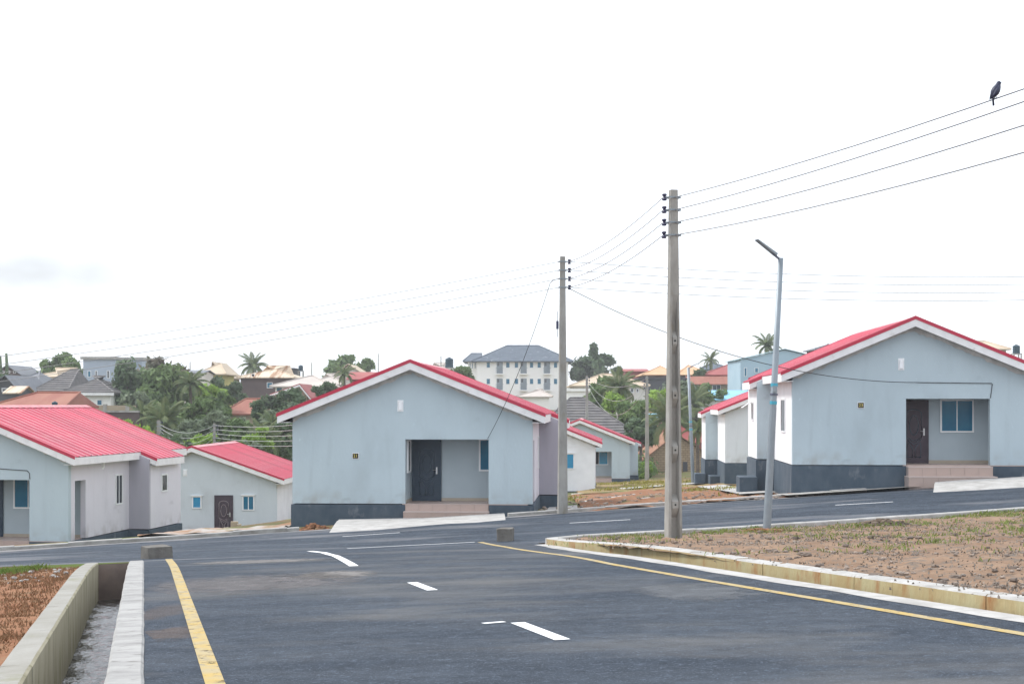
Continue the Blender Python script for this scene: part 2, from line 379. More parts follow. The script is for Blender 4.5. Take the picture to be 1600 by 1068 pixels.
S_NEAR, S_FAR = 31.7, 43.3          # kerb lines of the cross road along s
T_L, T_R = 0.0, 8.30               # the near road between its two kerbs
def t_right(s): return 8.25 + .55 * sm(24.5, 31, s)
road = structure(strip("road", m_asph, [[P(s, T_L + (t_right(s) - T_L) * k / 8, .02) for k in range(9)] for s in frange(-12, 31.7, 1.0)]))
cross = structure(strip("cross_road", m_asph2, [[P(s, t, .02) for t in frange(-75, 75, 1.5)] for s in frange(31.7, 43.0, .7)]))
# painted lines: parts of the roads, 5 mm above them
def line_on(name, m, pts, w, parent, dz=.026):
    pts = [Vector((p.x, p.y, 0)) for p in pts]; L, R = [], []
    for i, p in enumerate(pts):
        d = (pts[min(i + 1, len(pts) - 1)] - pts[max(i - 1, 0)]).normalized(); n = Vector((d.y, -d.x, 0)) * w / 2
        for lst, q in ((L, p - n), (R, p + n)): lst.append(Vector((q.x, q.y, gz(q.x, q.y) + dz)))
    return strip(name, m, [L, R], parent)
def dens(pts, st=.6):
    o = []
    for a, b in zip(pts, pts[1:]):
        k = max(1, int((b - a).length / st))
        o += [a + (b - a) * i / k for i in range(k)]
    return o + [pts[-1]]
line_on("edge_line", m_yel, [P(s, .53) for s in frange(-12, 32.6, .6)], .15, road)
line_on("edge_line", m_yel, dens([P(-12, 7.5), P(10.9, 7.46), P(14.4, 7.42), P(17.9, 7.34), P(21.7, 7.3), P(26, 7.45), P(30.7, 7.8), P(33.2, 7.8)]), .14, road)
for s0, s1 in ((-5.7, -4.1), (.4, 2.0), (6.4, 8.0), (12.52, 14.15), (18.6, 20.1)):
    line_on("lane_dash", m_white, [P(s, 3.72) for s in frange(s0, s1, .4)], .15, road)
line_on("lane_dash", m_white, dens([G(553, 886), G(540, 878), G(524, 869.5), G(506, 864.5), G(484, 862)], .4), .16, road)
line_on("lane_dash_remnant", m_white, [P(14.25, 3.38), P(14.3, 3.62)], .10, road)
line_on("give_way_line", m_white, dens([G(542, 858), G(640, 853), G(742, 848)], .5), .09, cross)
for a, b in (((535, 839), (625, 833)), ((890, 818), (985, 812.5)), ((1305, 790), (1395, 785))):
    line_on("lane_dash", m_white, dens([G(*a), G(*b)], .5), .10, cross)
line_on("edge_line", m_white, [P(s, t) for s, t in [(32.5, 9.4 + .8 * i) for i in range(60)]], .09, cross)
# pale dusty film along the far side
strip("dust_band", m_dust, [[P(42.95 - w * (.75 + .25 * math.sin(t * 1.3)) * k, t, .026) for t in frange(-40, 60, 1.2)] for k, w in ((1, 1.0), (0, 1.0))], cross)

def patch(name, s, t, a, b, col, seed, parent, rot=0.0, op=.8):
    m = mat("stain_" + str(seed), col, tuple(q * .6 for q in col), scale=3, rough=.95)
    tn = m.node_tree; tx = tn.nodes.new("ShaderNodeTexCoord"); gr = tn.nodes.new("ShaderNodeTexGradient"); gr.gradient_type = 'SPHERICAL'
    vm = tn.nodes.new("ShaderNodeMapping"); vm.inputs['Location'].default_value = (-1, -1, 0); vm.inputs['Scale'].default_value = (2, 2, 0)
    ns = tn.nodes.new("ShaderNodeTexNoise"); ns.inputs['Scale'].default_value = 4.5; ns.inputs['Detail'].default_value = 9; ns.inputs['Roughness'].default_value = .7; tn.links.new(tx.outputs['Object'], ns.inputs['Vector'])
    tn.links.new(tx.outputs['Generated'], vm.inputs['Vector']); tn.links.new(vm.outputs[0], gr.inputs['Vector'])
    mu = tn.nodes.new("ShaderNodeMath"); mu.operation = 'MULTIPLY'; tn.links.new(gr.outputs['Fac'], mu.inputs[0]); tn.links.new(ns.outputs['Fac'], mu.inputs[1])
    rg_ = tn.nodes.new("ShaderNodeMapRange"); rg_.inputs['From Min'].default_value = .20; rg_.inputs['From Max'].default_value = .33; rg_.inputs['To Max'].default_value = op
    tn.links.new(mu.outputs[0], rg_.inputs['Value']); tn.links.new(rg_.outputs[0], tn.nodes["Principled BSDF"].inputs['Alpha'])
    return strip(name, m, [[P(s + (i / 6 - .5) * a * 2 * math.cos(rot) + (j / 6 - .5) * b * 2 * math.sin(rot), t - (i / 6 - .5) * a * 2 * math.sin(rot) + (j / 6 - .5) * b * 2 * math.cos(rot), .0235) for i in range(7)] for j in range(7)], parent)
patch("dust_patch", 22.5, 2.9, 1.3, 1.0, (.24, .225, .215), 1, road)
patch("mud_stain", 15.0, .28, 1.3, .24, (.26, .19, .15), 2, road, .12, .3)
patch("mud_stain", 17.6, .26, 2.0, .26, (.24, .18, .15), 3, road, -.08, .25)
patch("dust_patch", 21.5, 1.6, 3.0, 1.6, (.20, .185, .185), 4, road, .3, .6)
patch("dust_patch", 28.0, 2.2, 1.6, 2.2, (.22, .21, .205), 5, road)
patch("dust_patch", 16.5, 6.6, 2.2, .7, (.17, .18, .195), 8, road, .1, .6)
# left verge and right verge
rng = random.Random(4)
def bumpy(x, y, a): return a * (.55 * math.sin(9.1 * x + 2.3 * math.sin(3.1 * y)) * math.sin(8.3 * y + 1.9 * math.sin(4.3 * x)) + .35 * math.sin(17.0 * x + 5 * y) * math.sin(15.0 * y - 6 * x) + math.sin(1.7 * x + .6 * y) * math.sin(1.3 * y - .4 * x) + .5 * math.sin(4.1 * x + 1.3) * math.sin(3.7 * y))
def verge_rows(s0, s1, tf, ds, dz, amp):
    rows = []
    for s in frange(s0, s1, ds):
        row = []
        for t in tf(s):
            p = P(s, t, dz - (.06 * sm(28.5, 31.3, s) if dz > .1 else 0)); p.z += bumpy(p.x, p.y, amp * min(1, .25 + abs(t - t_right(s)) if dz > .1 else 1)); row.append(p)
        rows.append(row)
    return rows
structure(strip("left_verge", m_soilr, verge_rows(-12, 31.4, lambda s: [-70, -50, -35, -25, -18, -14, -11] + frange(-9, -1.2, .45), .5, -.06, .035)))
def rv(s):
    a = t_right(s) + .28; return [a + (75 - a) * (k / 40) ** 1.7 for k in range(41)]
def rv2(s):
    a = t_right(s) + .28; return [a + .2 * k for k in range(70)] + [a + 14 + .9 * k for k in range(30)] + [75]
structure(strip("right_verge", m_soil, verge_rows(-12, 31.45, rv2, .25, .135, .04)))

# kerbs: precast blocks as parts
def kerb_run(name, label, pts, w, h, m, L=.95, z0=-.35, jit=.005, group=None, seed=1, inset=None, extra=None):
    """pts: polyline of the road-side foot; the kerb stands to its left (w > 0) of the walking direction"""
    r = random.Random(seed)
    root = tag(empty(name, pts[len(pts) // 2]), label, "kerb", group)
    acc = [0.0]
    for a, b in zip(pts, pts[1:]): acc.append(acc[-1] + (b - a).length)
    def q(u):
        for i in range(len(pts) - 1):
            if u <= acc[i + 1] or i == len(pts) - 2:
                return pts[i] + (pts[i + 1] - pts[i]) * ((u - acc[i]) / (acc[i + 1] - acc[i]))
    u = 0.0; o = root.location.copy()
    while u < acc[-1] - .2:
        v = min(u + L * r.uniform(.93, 1.07), acc[-1])
        a, b = q(u + .003), q(v - .003)
        d = Vector((b.x - a.x, b.y - a.y, 0)).normalized(); n = Vector((-d.y, d.x, 0)) * w
        j = r.uniform(-jit, jit); jz = r.uniform(-jit, jit)
        mb = MB(); bev = .02
        vs = []
        for p in (a, b):
            zt = gz(p.x, p.y) + h + jz
            p = Vector((p.x, p.y, 0)) + n.normalized() * j
            for off, z in ((0, zt - h + z0), (0, zt - bev), (bev, zt), (abs(w) - bev, zt), (abs(w), zt - bev), (abs(w), zt - h + z0)):
                pp = p + n.normalized() * off; vs.append((pp.x - o.x, pp.y - o.y, z - o.z))
        fs = [(5, 4, 3, 2, 1, 0), (6, 7, 8, 9, 10, 11)]
        for i in range(6):
            k = (i + 1) % 6; fs.append((i, k, k + 6, i + 6))
        mb.add(vs, fs)
        mats = m if isinstance(m, list) else [m]
        if len(mats) > 1:
            for i in (3, 4, 5): mb.mi[len(mb.mi) - 6 + i - 1 if False else 2 + i] = 1
            mb.mi = [0, 0, 0, 1, 1, 1, 0, 0]
        mb.build("kerb_block", mats, root)
        u = v
    return root
foot = [P(s, t_right(s)) for s in frange(30.9, 8, .8)] + [P(s, t_right(s)) for s in frange(7, -12, 2)]
kerb_run("kerb", "yellow stained kerb between the near road and the bare earth bank", foot, .30, .17, [m_kerby, m_concw], seed=3)
corner = [P(31.62, t) for t in frange(60, 9.6, 1.0)] + [P(31.55, 9.2), P(31.3, 8.9), P(30.95, 8.78)]
kerb_run("kerb", "pale kerb along the near side of the cross road, behind the light pole", corner[::-1][0:60], -.20, .17, [m_concw, m_concw], seed=5, L=1.4)
strip("gutter", m_concw, [[P(s, t_right(s) - .27 + .04 * math.sin(s * 1.9) * math.sin(s * .7), .024) for s in frange(-12, 31, .4)],
                          [P(s, t_right(s) + .02, .03) for s in frange(-12, 31, .4)]], road)
strip("gutter", m_concw, [[P(31.63, t, .03) for t in frange(9.2, 60, .8)], [P(32.0 + .04 * math.sin(t), t, .026) for t in frange(9.2, 60, .8)]], cross)
far_pts = [P(S_FAR, t) for t in frange(-45, 4.55, 1.1)]
kerb_run("kerb", "low broken kerb in front of the left houses across the road", far_pts, .16, .13, [m_conc, m_concw], seed=7, L=1.6, jit=.02)
kerb_run("kerb", "long pale kerb from the centre house ramp to the right house ramp", [P(S_FAR, t) for t in frange(11.1, 24.6, 1.1)], .18, .13, [m_conc, m_concw], seed=8, L=1.6, jit=.02)

# open drain on the left
dr = tag(empty("open_drain", P(15, -.6)), "open concrete storm drain with shallow water along the road's left edge", "drain")
o = dr.location
def loc(v): return Vector(v) - o
SD0, SD1 = -12, 31.66
def sect(name, m, ta, tb, za, zb, s0, s1, ds=.5, jt=0, jz=0, seed=2):
    """solid strip between ta..tb, from za (bottom) to zb (top)"""
    r = random.Random(seed); mb = MB(); rows = []
    for s in frange(s0, s1, ds):
        a = ta + r.uniform(-jt, jt); b = tb + r.uniform(-jt, jt); z = zb + r.uniform(-jz, jz); z2 = zb + r.uniform(-jz, jz)
        rows.append([loc(P(s, a, za)), loc(P(s, a, z - .02)), loc(P(s, a + .025, z)), loc(P(s, b - .025, z2)), loc(P(s, b, z2 - .02)), loc(P(s, b, za))])
    n = len(rows); mb.v = [tuple(p) for rr in rows for p in rr]
    for i in range(n - 1):
        for k in range(5):
            mb.f.append((i * 6 + k, i * 6 + k + 1, (i + 1) * 6 + k + 1, (i + 1) * 6 + k)); mb.mi.append(1 if k in (3, 4) and isinstance(m, list) else 0)
    mb.f += [tuple(range(5, -1, -1)), tuple((n - 1) * 6 + k for k in range(6))]; mb.mi += [0, 0]
    return mb.build(name, m, dr)
ss = SD0
k = 0
while ss < SD1 - .5:                                    # cast in lengths with open joints
    e = min(ss + (3.0 if ss > 8 else 5), SD1)
    sect("outer_wall", [m_drainw, m_algae], -1.22, -.94, -1.2, .03, ss + .008, e - .008, .5, .002, .002, seed=20 + k)
    ss = e; k += 1
sect("inner_kerb", m_kerbw, -.30, .0, -1.2, .045, SD0, SD1 - .1, .5, .005, .004, seed=9)
b_ = strip("bed", m_bed, [[loc(P(s, t, -.90 + .03 * math.sin(s * 2.3 + t * 9) + .022 * math.sin(s * 5.1 - t * 7) + .012 * math.sin(s * 11 + t * 19))) for t in (-.96, -.8, -.62, -.45, -.28)] for s in frange(SD0, SD1, .3)], dr)
wr = np.random.default_rng(77)
strip("water", m_water, [[loc(P(s, t, -.78 + .006 * math.sin(s * 19 + t * 11) + .005 * math.sin(s * 31 - t * 23 + 2 * math.sin(s * 3)) + float(wr.normal()) * .003 + .010 * math.sin(s * 4.3 + 3 * t) * math.sin(t * 8))) for t in frange(-.95, -.29, .055)] for s in frange(SD0, SD1, .07)], dr)
mb = MB()
pts = [loc(P(SD1 - .02, -.95, -1.0)), loc(P(SD1 - .02, -.28, -1.0)), loc(P(SD1 - .02, -.28, -.01)), loc(P(SD1 - .02, -.95, -.01))]
pts2 = [loc(P(SD1 + .3, -.95, -1.0)), loc(P(SD1 + .3, -.28, -1.0)), loc(P(SD1 + .3, -.28, -.01)), loc(P(SD1 + .3, -.95, -.01))]
mb.add(pts + pts2, [(0, 1, 2, 3), (3, 2, 6, 7), (7, 6, 5, 4)])
mb.build("end_wall", mat("end_wall_brown", (.22, .17, .145), (.16, .125, .11), scale=2, rough=.95, bump=.4), dr)

def rock(mb, c, r, rr, flat=.7, m=0):
    """irregular stone"""
    vs = []; n = 7
    for lat in (-.8, 0, .75):
        for k in range(n):
            a = 2 * math.pi * k / n + lat; q = r * rr.uniform(.75, 1.15) * math.cos(lat)
            vs.append((c[0] + q * math.cos(a), c[1] + q * math.sin(a), c[2] + r * flat * math.sin(lat) * rr.uniform(.8, 1.2)))
    fs = [tuple(range(n - 1, -1, -1)), tuple(range(2 * n, 3 * n))]
    for l in (0, n):
        for k in range(n): fs.append((l + k, l + (k + 1) % n, l + n + (k + 1) % n, l + n + k))
    mb.add(vs, fs, m)

# loose concrete blocks at the two road corners
def block(c, w, dp, h, rz, label):
    mb = MB(); mb.bbox(-w / 2, w / 2, -dp / 2, dp / 2, -.06, h, .018)
    for i, v in enumerate(mb.v): mb.v[i] = (v[0] + .012 * math.sin(i * 3.7), v[1] + .012 * math.sin(i * 2.3), v[2] + (.012 * math.sin(i * 5.1) if v[2] > .1 else 0))
    o = mb.build("concrete_block", mat("block_grey", (.125, .117, .105), (.18, .17, .155), scale=4, rough=.95, bump=.5, bscale=22))
    o.location = c; o.rotation_euler = (0, 0, rz)
    return tag(o, label, "block")
block(P(33.6, .28), .58, .46, .30, math.radians(38), "weathered grey concrete block at the head of the left yellow line")
block(G(790, 846), .36, .34, .33, math.radians(-12), "small grey concrete block where the right yellow line begins")

# ------------------------------------------------------------------ bungalows
HW, SL, HWID, LEN, OV = 2.98, .40, 4.0, 9.5, .42
APEX = HW + HWID * SL
TILE_ME = {}
def tile_mesh(w, h):
    k = (round(w, 3), round(h, 3))
    if k not in TILE_ME:
        mb = MB(); mb.bbox(0, w, -.012, 0, 0, h, .004); TILE_ME[k] = mb.mesh("tile", m_tile)
    return TILE_ME[k]
SHEET_ME = {}
def sheet_mesh(length):
    """ribbed roofing sheet .95 wide: x down the slope (plan), y across"""
    k = round(length, 2)
    if k not in SHEET_ME:
        prof = []; w = .95
        for i in range(2):
            y = i * w / 2
            prof += [(y, .0), (y + .20, .012), (y + .34, .0), (y + .375, .042), (y + .425, .042), (y + .46, 0)]
        prof.append((w, 0))
        mb = MB(); n = len(prof)
        for x in (0, length):
            for y, z in prof: mb.v.append((x, y, z - SL * x))
        for i in range(n - 1): mb.f.append((i, n + i, n + i + 1, i + 1)); mb.mi.append(0)
        SHEET_ME[k] = mb.mesh("roof_sheet", m_roof)
    return SHEET_ME[k]
def door_part(h, x, y, z, m, rz=0.0, mould=None, w=.9, ht=2.04, hand=1):
    d = MB(); d.box(0, w, -.03, .02, 0.01, ht)
    d.box(-.05, 0, -.045, .05, 0, ht + .05); d.box(w, w + .05, -.045, .05, 0, ht + .05); d.box(0, w, -.045, .05, ht, ht + .05)
    o = d.build("door", m, h); o.location = (x, y, z); o.rotation_euler = (0, 0, rz)
    mo = MB(); yy = -.034
    def loop(pts, r=.014):
        mo.tube([(px * w, yy, pz * ht) for px, pz in pts], r, seg=5)
    arch = [(.22, .42), (.22, .80)] + [(.5 + .28 * math.cos(a), .80 + .075 * math.sin(a)) for a in [math.pi * (1 - i / 10) for i in range(11)]] + [(.78, .42), (.5, .36), (.22, .42)]
    loop(arch); loop([(.5 + .17 * math.cos(a), .62 + .16 * math.sin(a)) for a in [2 * math.pi * i / 18 for i in range(19)]])
    loop([(.24, .10), (.24, .33), (.32, .33), (.45, .24), (.45, .10), (.24, .10)]); loop([(.76, .10), (.76, .33), (.68, .33), (.55, .24), (.55, .10), (.76, .10)])
    loop([(.24, .385), (.5, .31), (.76, .385)])
    mo.build("moulding", mould or m_mould, o, smooth=True)
    hd = MB(); hx = w * (.88 if hand > 0 else .12)
    hd.bbox(hx - .025, hx + .025, -.046, -.03, .92, 1.16, .006); hd.tube([(hx, -.045, 1.06), (hx, -.085, 1.06), (hx - .13 * hand, -.085, 1.06)], .011, seg=6)
    hd.build("handle", m_steel, o)
    return o
def window_part(h, x, z, w, ht, y=0.0, rz=0.0, glass=None, panes=2, loc=None, fr=.055, sill=False, proud=.03):
    """white framed window in the plane y = 0 facing -y"""
    glass = glass or m_glass
    mb = MB(); d0, d1 = -proud, .05
    mb.box(0, w, d0, d1, 0, fr); mb.box(0, w, d0, d1, ht - fr, ht); mb.box(0, fr, d0, d1, fr, ht - fr); mb.box(w - fr, w, d0, d1, fr, ht - fr)
    for k in range(1, panes): mb.box(w * k / panes - fr * .32, w * k / panes + fr * .32, d0 + .008, d1, fr, ht - fr)
    if sill: mb.box(-.05, w + .05, -.09, .02, ht + .003, ht + .05)
    o = mb.build("window", m_frame, h); o.location = loc if loc is not None else (x, y, z); o.rotation_euler = (0, 0, rz)
    for k in range(panes):
        a = fr if k == 0 else w * k / panes + fr * .32; b = w - fr if k == panes - 1 else w * (k + 1) / panes - fr * .32
        p = MB(); p.box(a, b, d0 + .022, d0 + .034, fr, ht - fr); g = glass[k] if isinstance(glass, list) else glass
        p.build("pane", g, o)
    return o
def lamp_part(h, loc, rz=0.0):
    mb = MB(); mb.bbox(-.075, .075, -.07, 0, 0, .28, .03); mb.box(-.1, .1, -.012, .0, -.05, .33)
    o = mb.build("wall_lamp", m_lampw, h); o.location = loc; o.rotation_euler = (0, 0, rz); return o

def bungalow(label, org, ang, front='porch', side_r=None, side_l=None, fm=None, wm_r=None, wm_l=None, win_x=1.43, win_w=1.14, plate=None, door_m=None,
             steps=None, lamp=True, plinth=2.0, wings=(True, True), wing_w=.8, roof_ext=0, win_glass=None, side_wins=True, frontrecess=1.4, rear_base=0.0, wingm=None):
    fm = fm or m_front; side_r = side_r or m_wshade; side_l = side_l or m_whitew; wm = wingm or fm
    h = tag(empty("bungalow", org, ang), label, "house", "identical red roofed bungalows of the estate")
    Wd = 2 * HWID; th = .2
    top = lambda x: HW + SL * min(x, Wd - x)
    ox0, ox1, oz = 3.78, 6.55, 2.13
    # front wall
    mb = MB()
    if front == 'porch':
        mb.prism_y([(0, 0), (ox0, 0), (ox0, top(ox0)), (0, HW)], 0, th)
        mb.prism_y([(ox0, oz), (ox1, oz), (ox1, top(ox1)), (4, APEX), (ox0, top(ox0))], 0, th)
        mb.prism_y([(ox1, 0), (Wd, 0), (Wd, HW), (ox1, top(ox1))], 0, th)
    else:
        mb.prism_y([(0, rear_base), (Wd, rear_base), (Wd, HW), (4, APEX), (0, HW)], 0, th)
    mb.build("front_wall", fm, h)
    # side walls (skins 2 mm inside the front edge so that colours meet cleanly)
    for sgn, m_, nm in ((1, side_r, "side_wall"), (-1, side_l, "side_wall")):
        mb = MB(); xa, xb = (Wd - th, Wd - .002) if sgn > 0 else (.002, th)
        if sgn > 0 and front == 'porch':
            mb.box(xa, xb, th, .5, 0, HW); mb.box(xa, xb, .5, 1.35, 2.08, HW); mb.box(xa, xb, 1.35, LEN, 0, HW)
        else: mb.box(xa, xb, th, LEN, rear_base, HW)
        mb.build(nm, m_, h)
    mb = MB(); mb.prism_y([(.002, 0), (Wd - .002, 0), (Wd - .002, HW), (4, APEX), (.002, HW)], LEN, LEN + .15); mb.build("rear_wall", fm, h)
    WY0, WY1 = 5.1, 8.2
    for sgn, on, sm_ in ((1, wings[1], wm_r or side_r), (-1, wings[0], wm_l or side_l)):
        if not on: continue
        hw2 = HW - SL * wing_w
        a = Wd - .01 if sgn > 0 else -wing_w; b = Wd + wing_w if sgn > 0 else .01
        mb = MB()
        pol = [(a, rear_base), (b, rear_base), (b, hw2 if sgn > 0 else HW), (a, HW if sgn > 0 else hw2)]
        mb.prism_y(pol, WY0, WY0 + .15); mb.build("wing_front_wall", wm, h)
        mb = MB(); mb.box(b - .15 if sgn > 0 else a + .002, b - .002 if sgn > 0 else a + .15, WY0 + .15, WY1, rear_base, hw2); mb.prism_y(pol, WY1, WY1 + .12)
        mb.build("wing_side_wall", sm_, h)
    # plinth
    mb = MB(); pz = -.03
    if front == 'porch':
        mb.box(-.04, ox0 - .01, -.045, .3, -plinth, pz); mb.box(ox1 + .01, Wd + .04, -.045, .3, -plinth, pz); mb.box(ox0 - .01, ox1 + .01, .02, .3, -plinth, pz)
        mb.box(-.04, Wd + .04, .3, LEN + .19, -plinth, pz)
    else: mb.box(-.04, Wd + .04, -.045, LEN + .19, -plinth, pz + rear_base)
    for sgn, on in ((1, wings[1]), (-1, wings[0])):
        if on: mb.box(Wd - .1 if sgn > 0 else -wing_w - .05, Wd + wing_w + .05 if sgn > 0 else .1, WY0 - .05, WY1 + .17, -plinth, pz - .006 + rear_base)
    mb.build("plinth", m_plinth, h)
    # porch
    if front == 'porch':
        py = frontrecess
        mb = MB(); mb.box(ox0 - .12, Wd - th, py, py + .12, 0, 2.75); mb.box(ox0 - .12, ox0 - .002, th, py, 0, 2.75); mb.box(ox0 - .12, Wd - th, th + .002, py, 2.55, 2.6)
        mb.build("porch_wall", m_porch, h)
        mb = MB(); mb.box(ox0 - .1, Wd - .16, -.0, py, -.06, 0.0); mb.build("porch_floor", m_tile, h)
        mb = MB(); mb.box(ox0, Wd - th, py - .015, py - .001, .002, .11); mb.box(ox0 + .001, ox0 + .014, th, py - .02, .002, .11); mb.build("skirting", m_skirt, h)
        door_part(h, ox0 + .10, py - .03, 0, door_m or m_doorb)
        if plate != 'none_side': window_part(h, ox0 + win_x, 1.02, win_w, 1.10, y=py - .02, glass=win_glass)
        # slit window on the porch's inner side wall
        if side_wins: window_part(h, 0, 0, .7, 1.1, loc=(ox0 + .02, .42, 1.0), rz=math.radians(90), glass=m_glassd, panes=1, fr=.05)
        st = steps or [(0.0, .25, .02, 0), (-.25, .30, .30, .03)]
        sroot = None
        for ztop, hh, proj, ex in st:
            mb = MB(); mb.box(ox0 - ex, ox1 + ex, -proj + .0, .02, -plinth if False else ztop - hh - (.6 if (ztop, hh, proj, ex) == st[-1] else 0), ztop - .012)
            sp = mb.build("step", m_grout, h)
            n = 6; wv = (ox1 - ox0 + 2 * ex) / n
            for k in range(n):
                obj("tile", tile_mesh(wv - .006, hh - .012), sp, (ox0 - ex + k * wv + .003, -proj - .0005, ztop - hh + .003))
            tp = MB(); tp.box(ox0 - ex, ox1 + ex, -proj - .02, .0, ztop - .011, ztop + .012 * (proj > .1)); tp.build("tread", m_tread, sp)
    else:
        # rear elevation: toilet window, back door, kitchen window
        door_part(h, 5.06, -.005, -.02, m_doorn, mould=m_doormo, w=.8)
        window_part(h, 3.93, 1.35, .46, .66, y=-.01, glass=m_glassb, panes=1, sill=True)
        window_part(h, 6.36, 1.25, .58, .80, y=-.01, glass=[m_glass, m_glass], panes=2, sill=True)
    if lamp: lamp_part(h, (3.62, -.002, 3.1))
    if plate and plate != 'none_side':
        px, pzz, txt = plate
        mb = MB(); mb.bbox(-.115, .115, -.02, -.001, -.10, .10, .004); o = mb.build("number_plate", m_fascia, h); o.location = (px, 0, pzz)
        mb = MB(); mb.box(-.095, .095, -.026, -.0205, -.082, .082); pp = mb.build("plate_face", m_black, o)
        tx = obj("digits", textmesh(txt, .15, "digits"), o, (0, -.028, -.0), (math.radians(90), 0, 0)); tx.data.materials.append(m_dig)
    # side windows
    if side_wins:
        window_part(h, 0, 0, .62, 1.15, loc=(Wd, 3.85, 1.0), rz=math.radians(90), glass=m_glassd, panes=2)
        window_part(h, 0, 0, 1.1, 1.15, loc=(0, 2.9, 1.0), rz=math.radians(-90), glass=m_glassd, panes=2)
        if wings[0]: window_part(h, 0, 0, .6, .7, loc=(-wing_w, 6.9, 1.35), rz=math.radians(-90), glass=m_glassd, panes=1)
        if wings[1]: window_part(h, 0, 0, .6, .7, loc=(Wd + wing_w, 6.3, 1.35), rz=math.radians(90), glass=m_glassd, panes=1)
    # roof
    zr = APEX + .13
    Y0, Y1 = -OV, LEN + OV
    rs = MB()                                      # soffit boards below the sheets
    def slope_box(x0, x1, y0, y1, t0, t1):
        """slab under the roof plane on the right (x>4) or left side, plan range x0..x1 measured from the ridge"""
        for sg in (1, -1):
            q = [(4 + sg * x0, zr - SL * x0 - t1), (4 + sg * x1, zr - SL * x1 - t1), (4 + sg * x1, zr - SL * x1 - t0), (4 + sg * x0, zr - SL * x0 - t0)]
            if sg < 0: q = q[::-1]
            rs.prism_y(q, y0, y1)
    slope_box(.0, HWID + OV - .05, Y0 + .05, Y1 - .05, .03, .07)
    rf = rs.build("roof", m_soffit, h)
    nsh = 11; wsh = (Y1 - Y0) / nsh
    wk = [k for k in range(nsh) if Y0 + k * wsh > WY0 - OV - .35 and Y0 + (k + 1) * wsh < WY1 + OV + .3]
    yw0 = Y0 + wk[0] * wsh; yw1 = Y0 + (wk[-1] + 1) * wsh
    for sg, on in ((1, wings[1]), (-1, wings[0])):
        for k in range(nsh):
            ln = HWID + OV + (wing_w - .16 if on and k in wk else 0)
            o = obj("roof_sheet", sheet_mesh(ln), rf)
            o.scale = (1, wsh / .95, 1)
            if sg > 0: o.location = (4, Y0 + k * wsh, zr)
            else: o.location = (4, Y0 + (k + 1) * wsh, zr); o.rotation_euler = (0, 0, math.pi)
    mb = MB()
    for sg in (1, -1):
        q = [(4, zr + .045), (4 + sg * .22, zr - SL * .22 + .045), (4 + sg * .22, zr - SL * .22 + .036), (4, zr + .036)]
        mb.prism_y(q if sg < 0 else q[::-1], Y0 - .03, Y1 + .03)
    mb.build("ridge_cap", m_cap, rf)
    FH = .26
    def rake(y0, y1, m_, t0, t1, xo0, xo1, name, nofl=False):
        for sg in (1, -1):
            mb = MB()
            q = [(4 + sg * xo0, zr - SL * xo0 - t1), (4 + sg * xo1, zr - SL * xo1 - t1), (4 + sg * xo1, zr - SL * xo1 - t0), (4 + sg * xo0, zr - SL * xo0 - t0)]
            if sg < 0: q = q[::-1]
            mb.prism_y(q, y0, y1); mb.build(name, m_, rf)
    E_ = HWID + OV
    rake(Y0 - .02, Y0 + .02, m_fascia, .02, .02 + FH, 0, E_, "fascia")
    rake(Y1 - .02, Y1 + .02, m_fascia, .02, .02 + FH, 0, E_, "fascia")
    rake(Y0 - .035, Y0 - .021, m_flash, -.05, .055, 0, E_ + .03, "flashing")
    rake(Y0 - .035, Y0 + .14, m_flash, -.062, -.051, 0, E_ + .03, "flashing")
    rake(Y1 + .021, Y1 + .035, m_flash, -.05, .075, 0, E_ + .03, "flashing")
    for sg in (1, -1):
        rr_ = random.Random(int(org[0] * 10) + sg); N_ = 34; up_ = []; lo_ = []
        for i_ in range(N_ + 1):
            x_ = .0 + (HWID - .02) * i_ / N_; up_.append((4 + sg * x_, zr - SL * x_ - .2)); lo_.append((4 + sg * x_, zr - SL * x_ - .385 - rr_.uniform(-.035, .05)))
        mm = MB()
        for i_ in range(N_):
            q = [lo_[i_], lo_[i_ + 1], up_[i_ + 1], up_[i_]]
            mm.prism_y(q if sg > 0 else q[::-1], -.045, -.002)
        mm.build("mortar_bead", m_mortar, rf)
    for sg, on in ((1, wings[1]), (-1, wings[0])):
        mb = MB(); z1 = zr - SL * E_ - .012; e = 4 + sg * E_
        def eb(xe, ya, yb, zt, hh=.26):
            mb.box(min(xe, xe - sg * .03), max(xe, xe - sg * .03), ya, yb, zt - hh, zt)
        def sof(x0, x1, ya, yb, z): mb.box(min(x0, x1), max(x0, x1), ya, yb, z, z + .02)
        if on:
            eb(e, Y0 + .021, yw0 - .021, z1); eb(e, yw1 + .021, Y1 - .021, z1)
            ew = 4 + sg * (E_ + wing_w - .16); zw = z1 - SL * (wing_w - .16)
            eb(ew, yw0 + .021, yw1 - .021, zw)
            for ya, sgn in ((yw0, 1), (yw1, -1)):
                q = [(e - sg * .3, z1 + SL * .3 - .28), (ew, zw - .26), (ew, zw), (e - sg * .3, z1 + SL * .3 - .02)]
                if sg < 0: q = q[::-1]
                mb.prism_y(q, ya - .02, ya + .02)
            sof(4 + sg * (HWID + .01), e - sg * .03, Y0 + .03, yw0 - .03, z1 - .25); sof(4 + sg * (HWID + .01), e - sg * .03, yw1 + .03, Y1 - .03, z1 - .25)
            sof(4 + sg * (HWID + .01), ew - sg * .03, yw0 + .03, yw1 - .03, zw - .25)
        else:
            eb(e, Y0 + .021, Y1 - .021, z1); sof(4 + sg * (HWID + .01), e - sg * .03, Y0 + .03, Y1 - .03, z1 - .25)
        mb.build("eaves_fascia", m_fascia, rf)
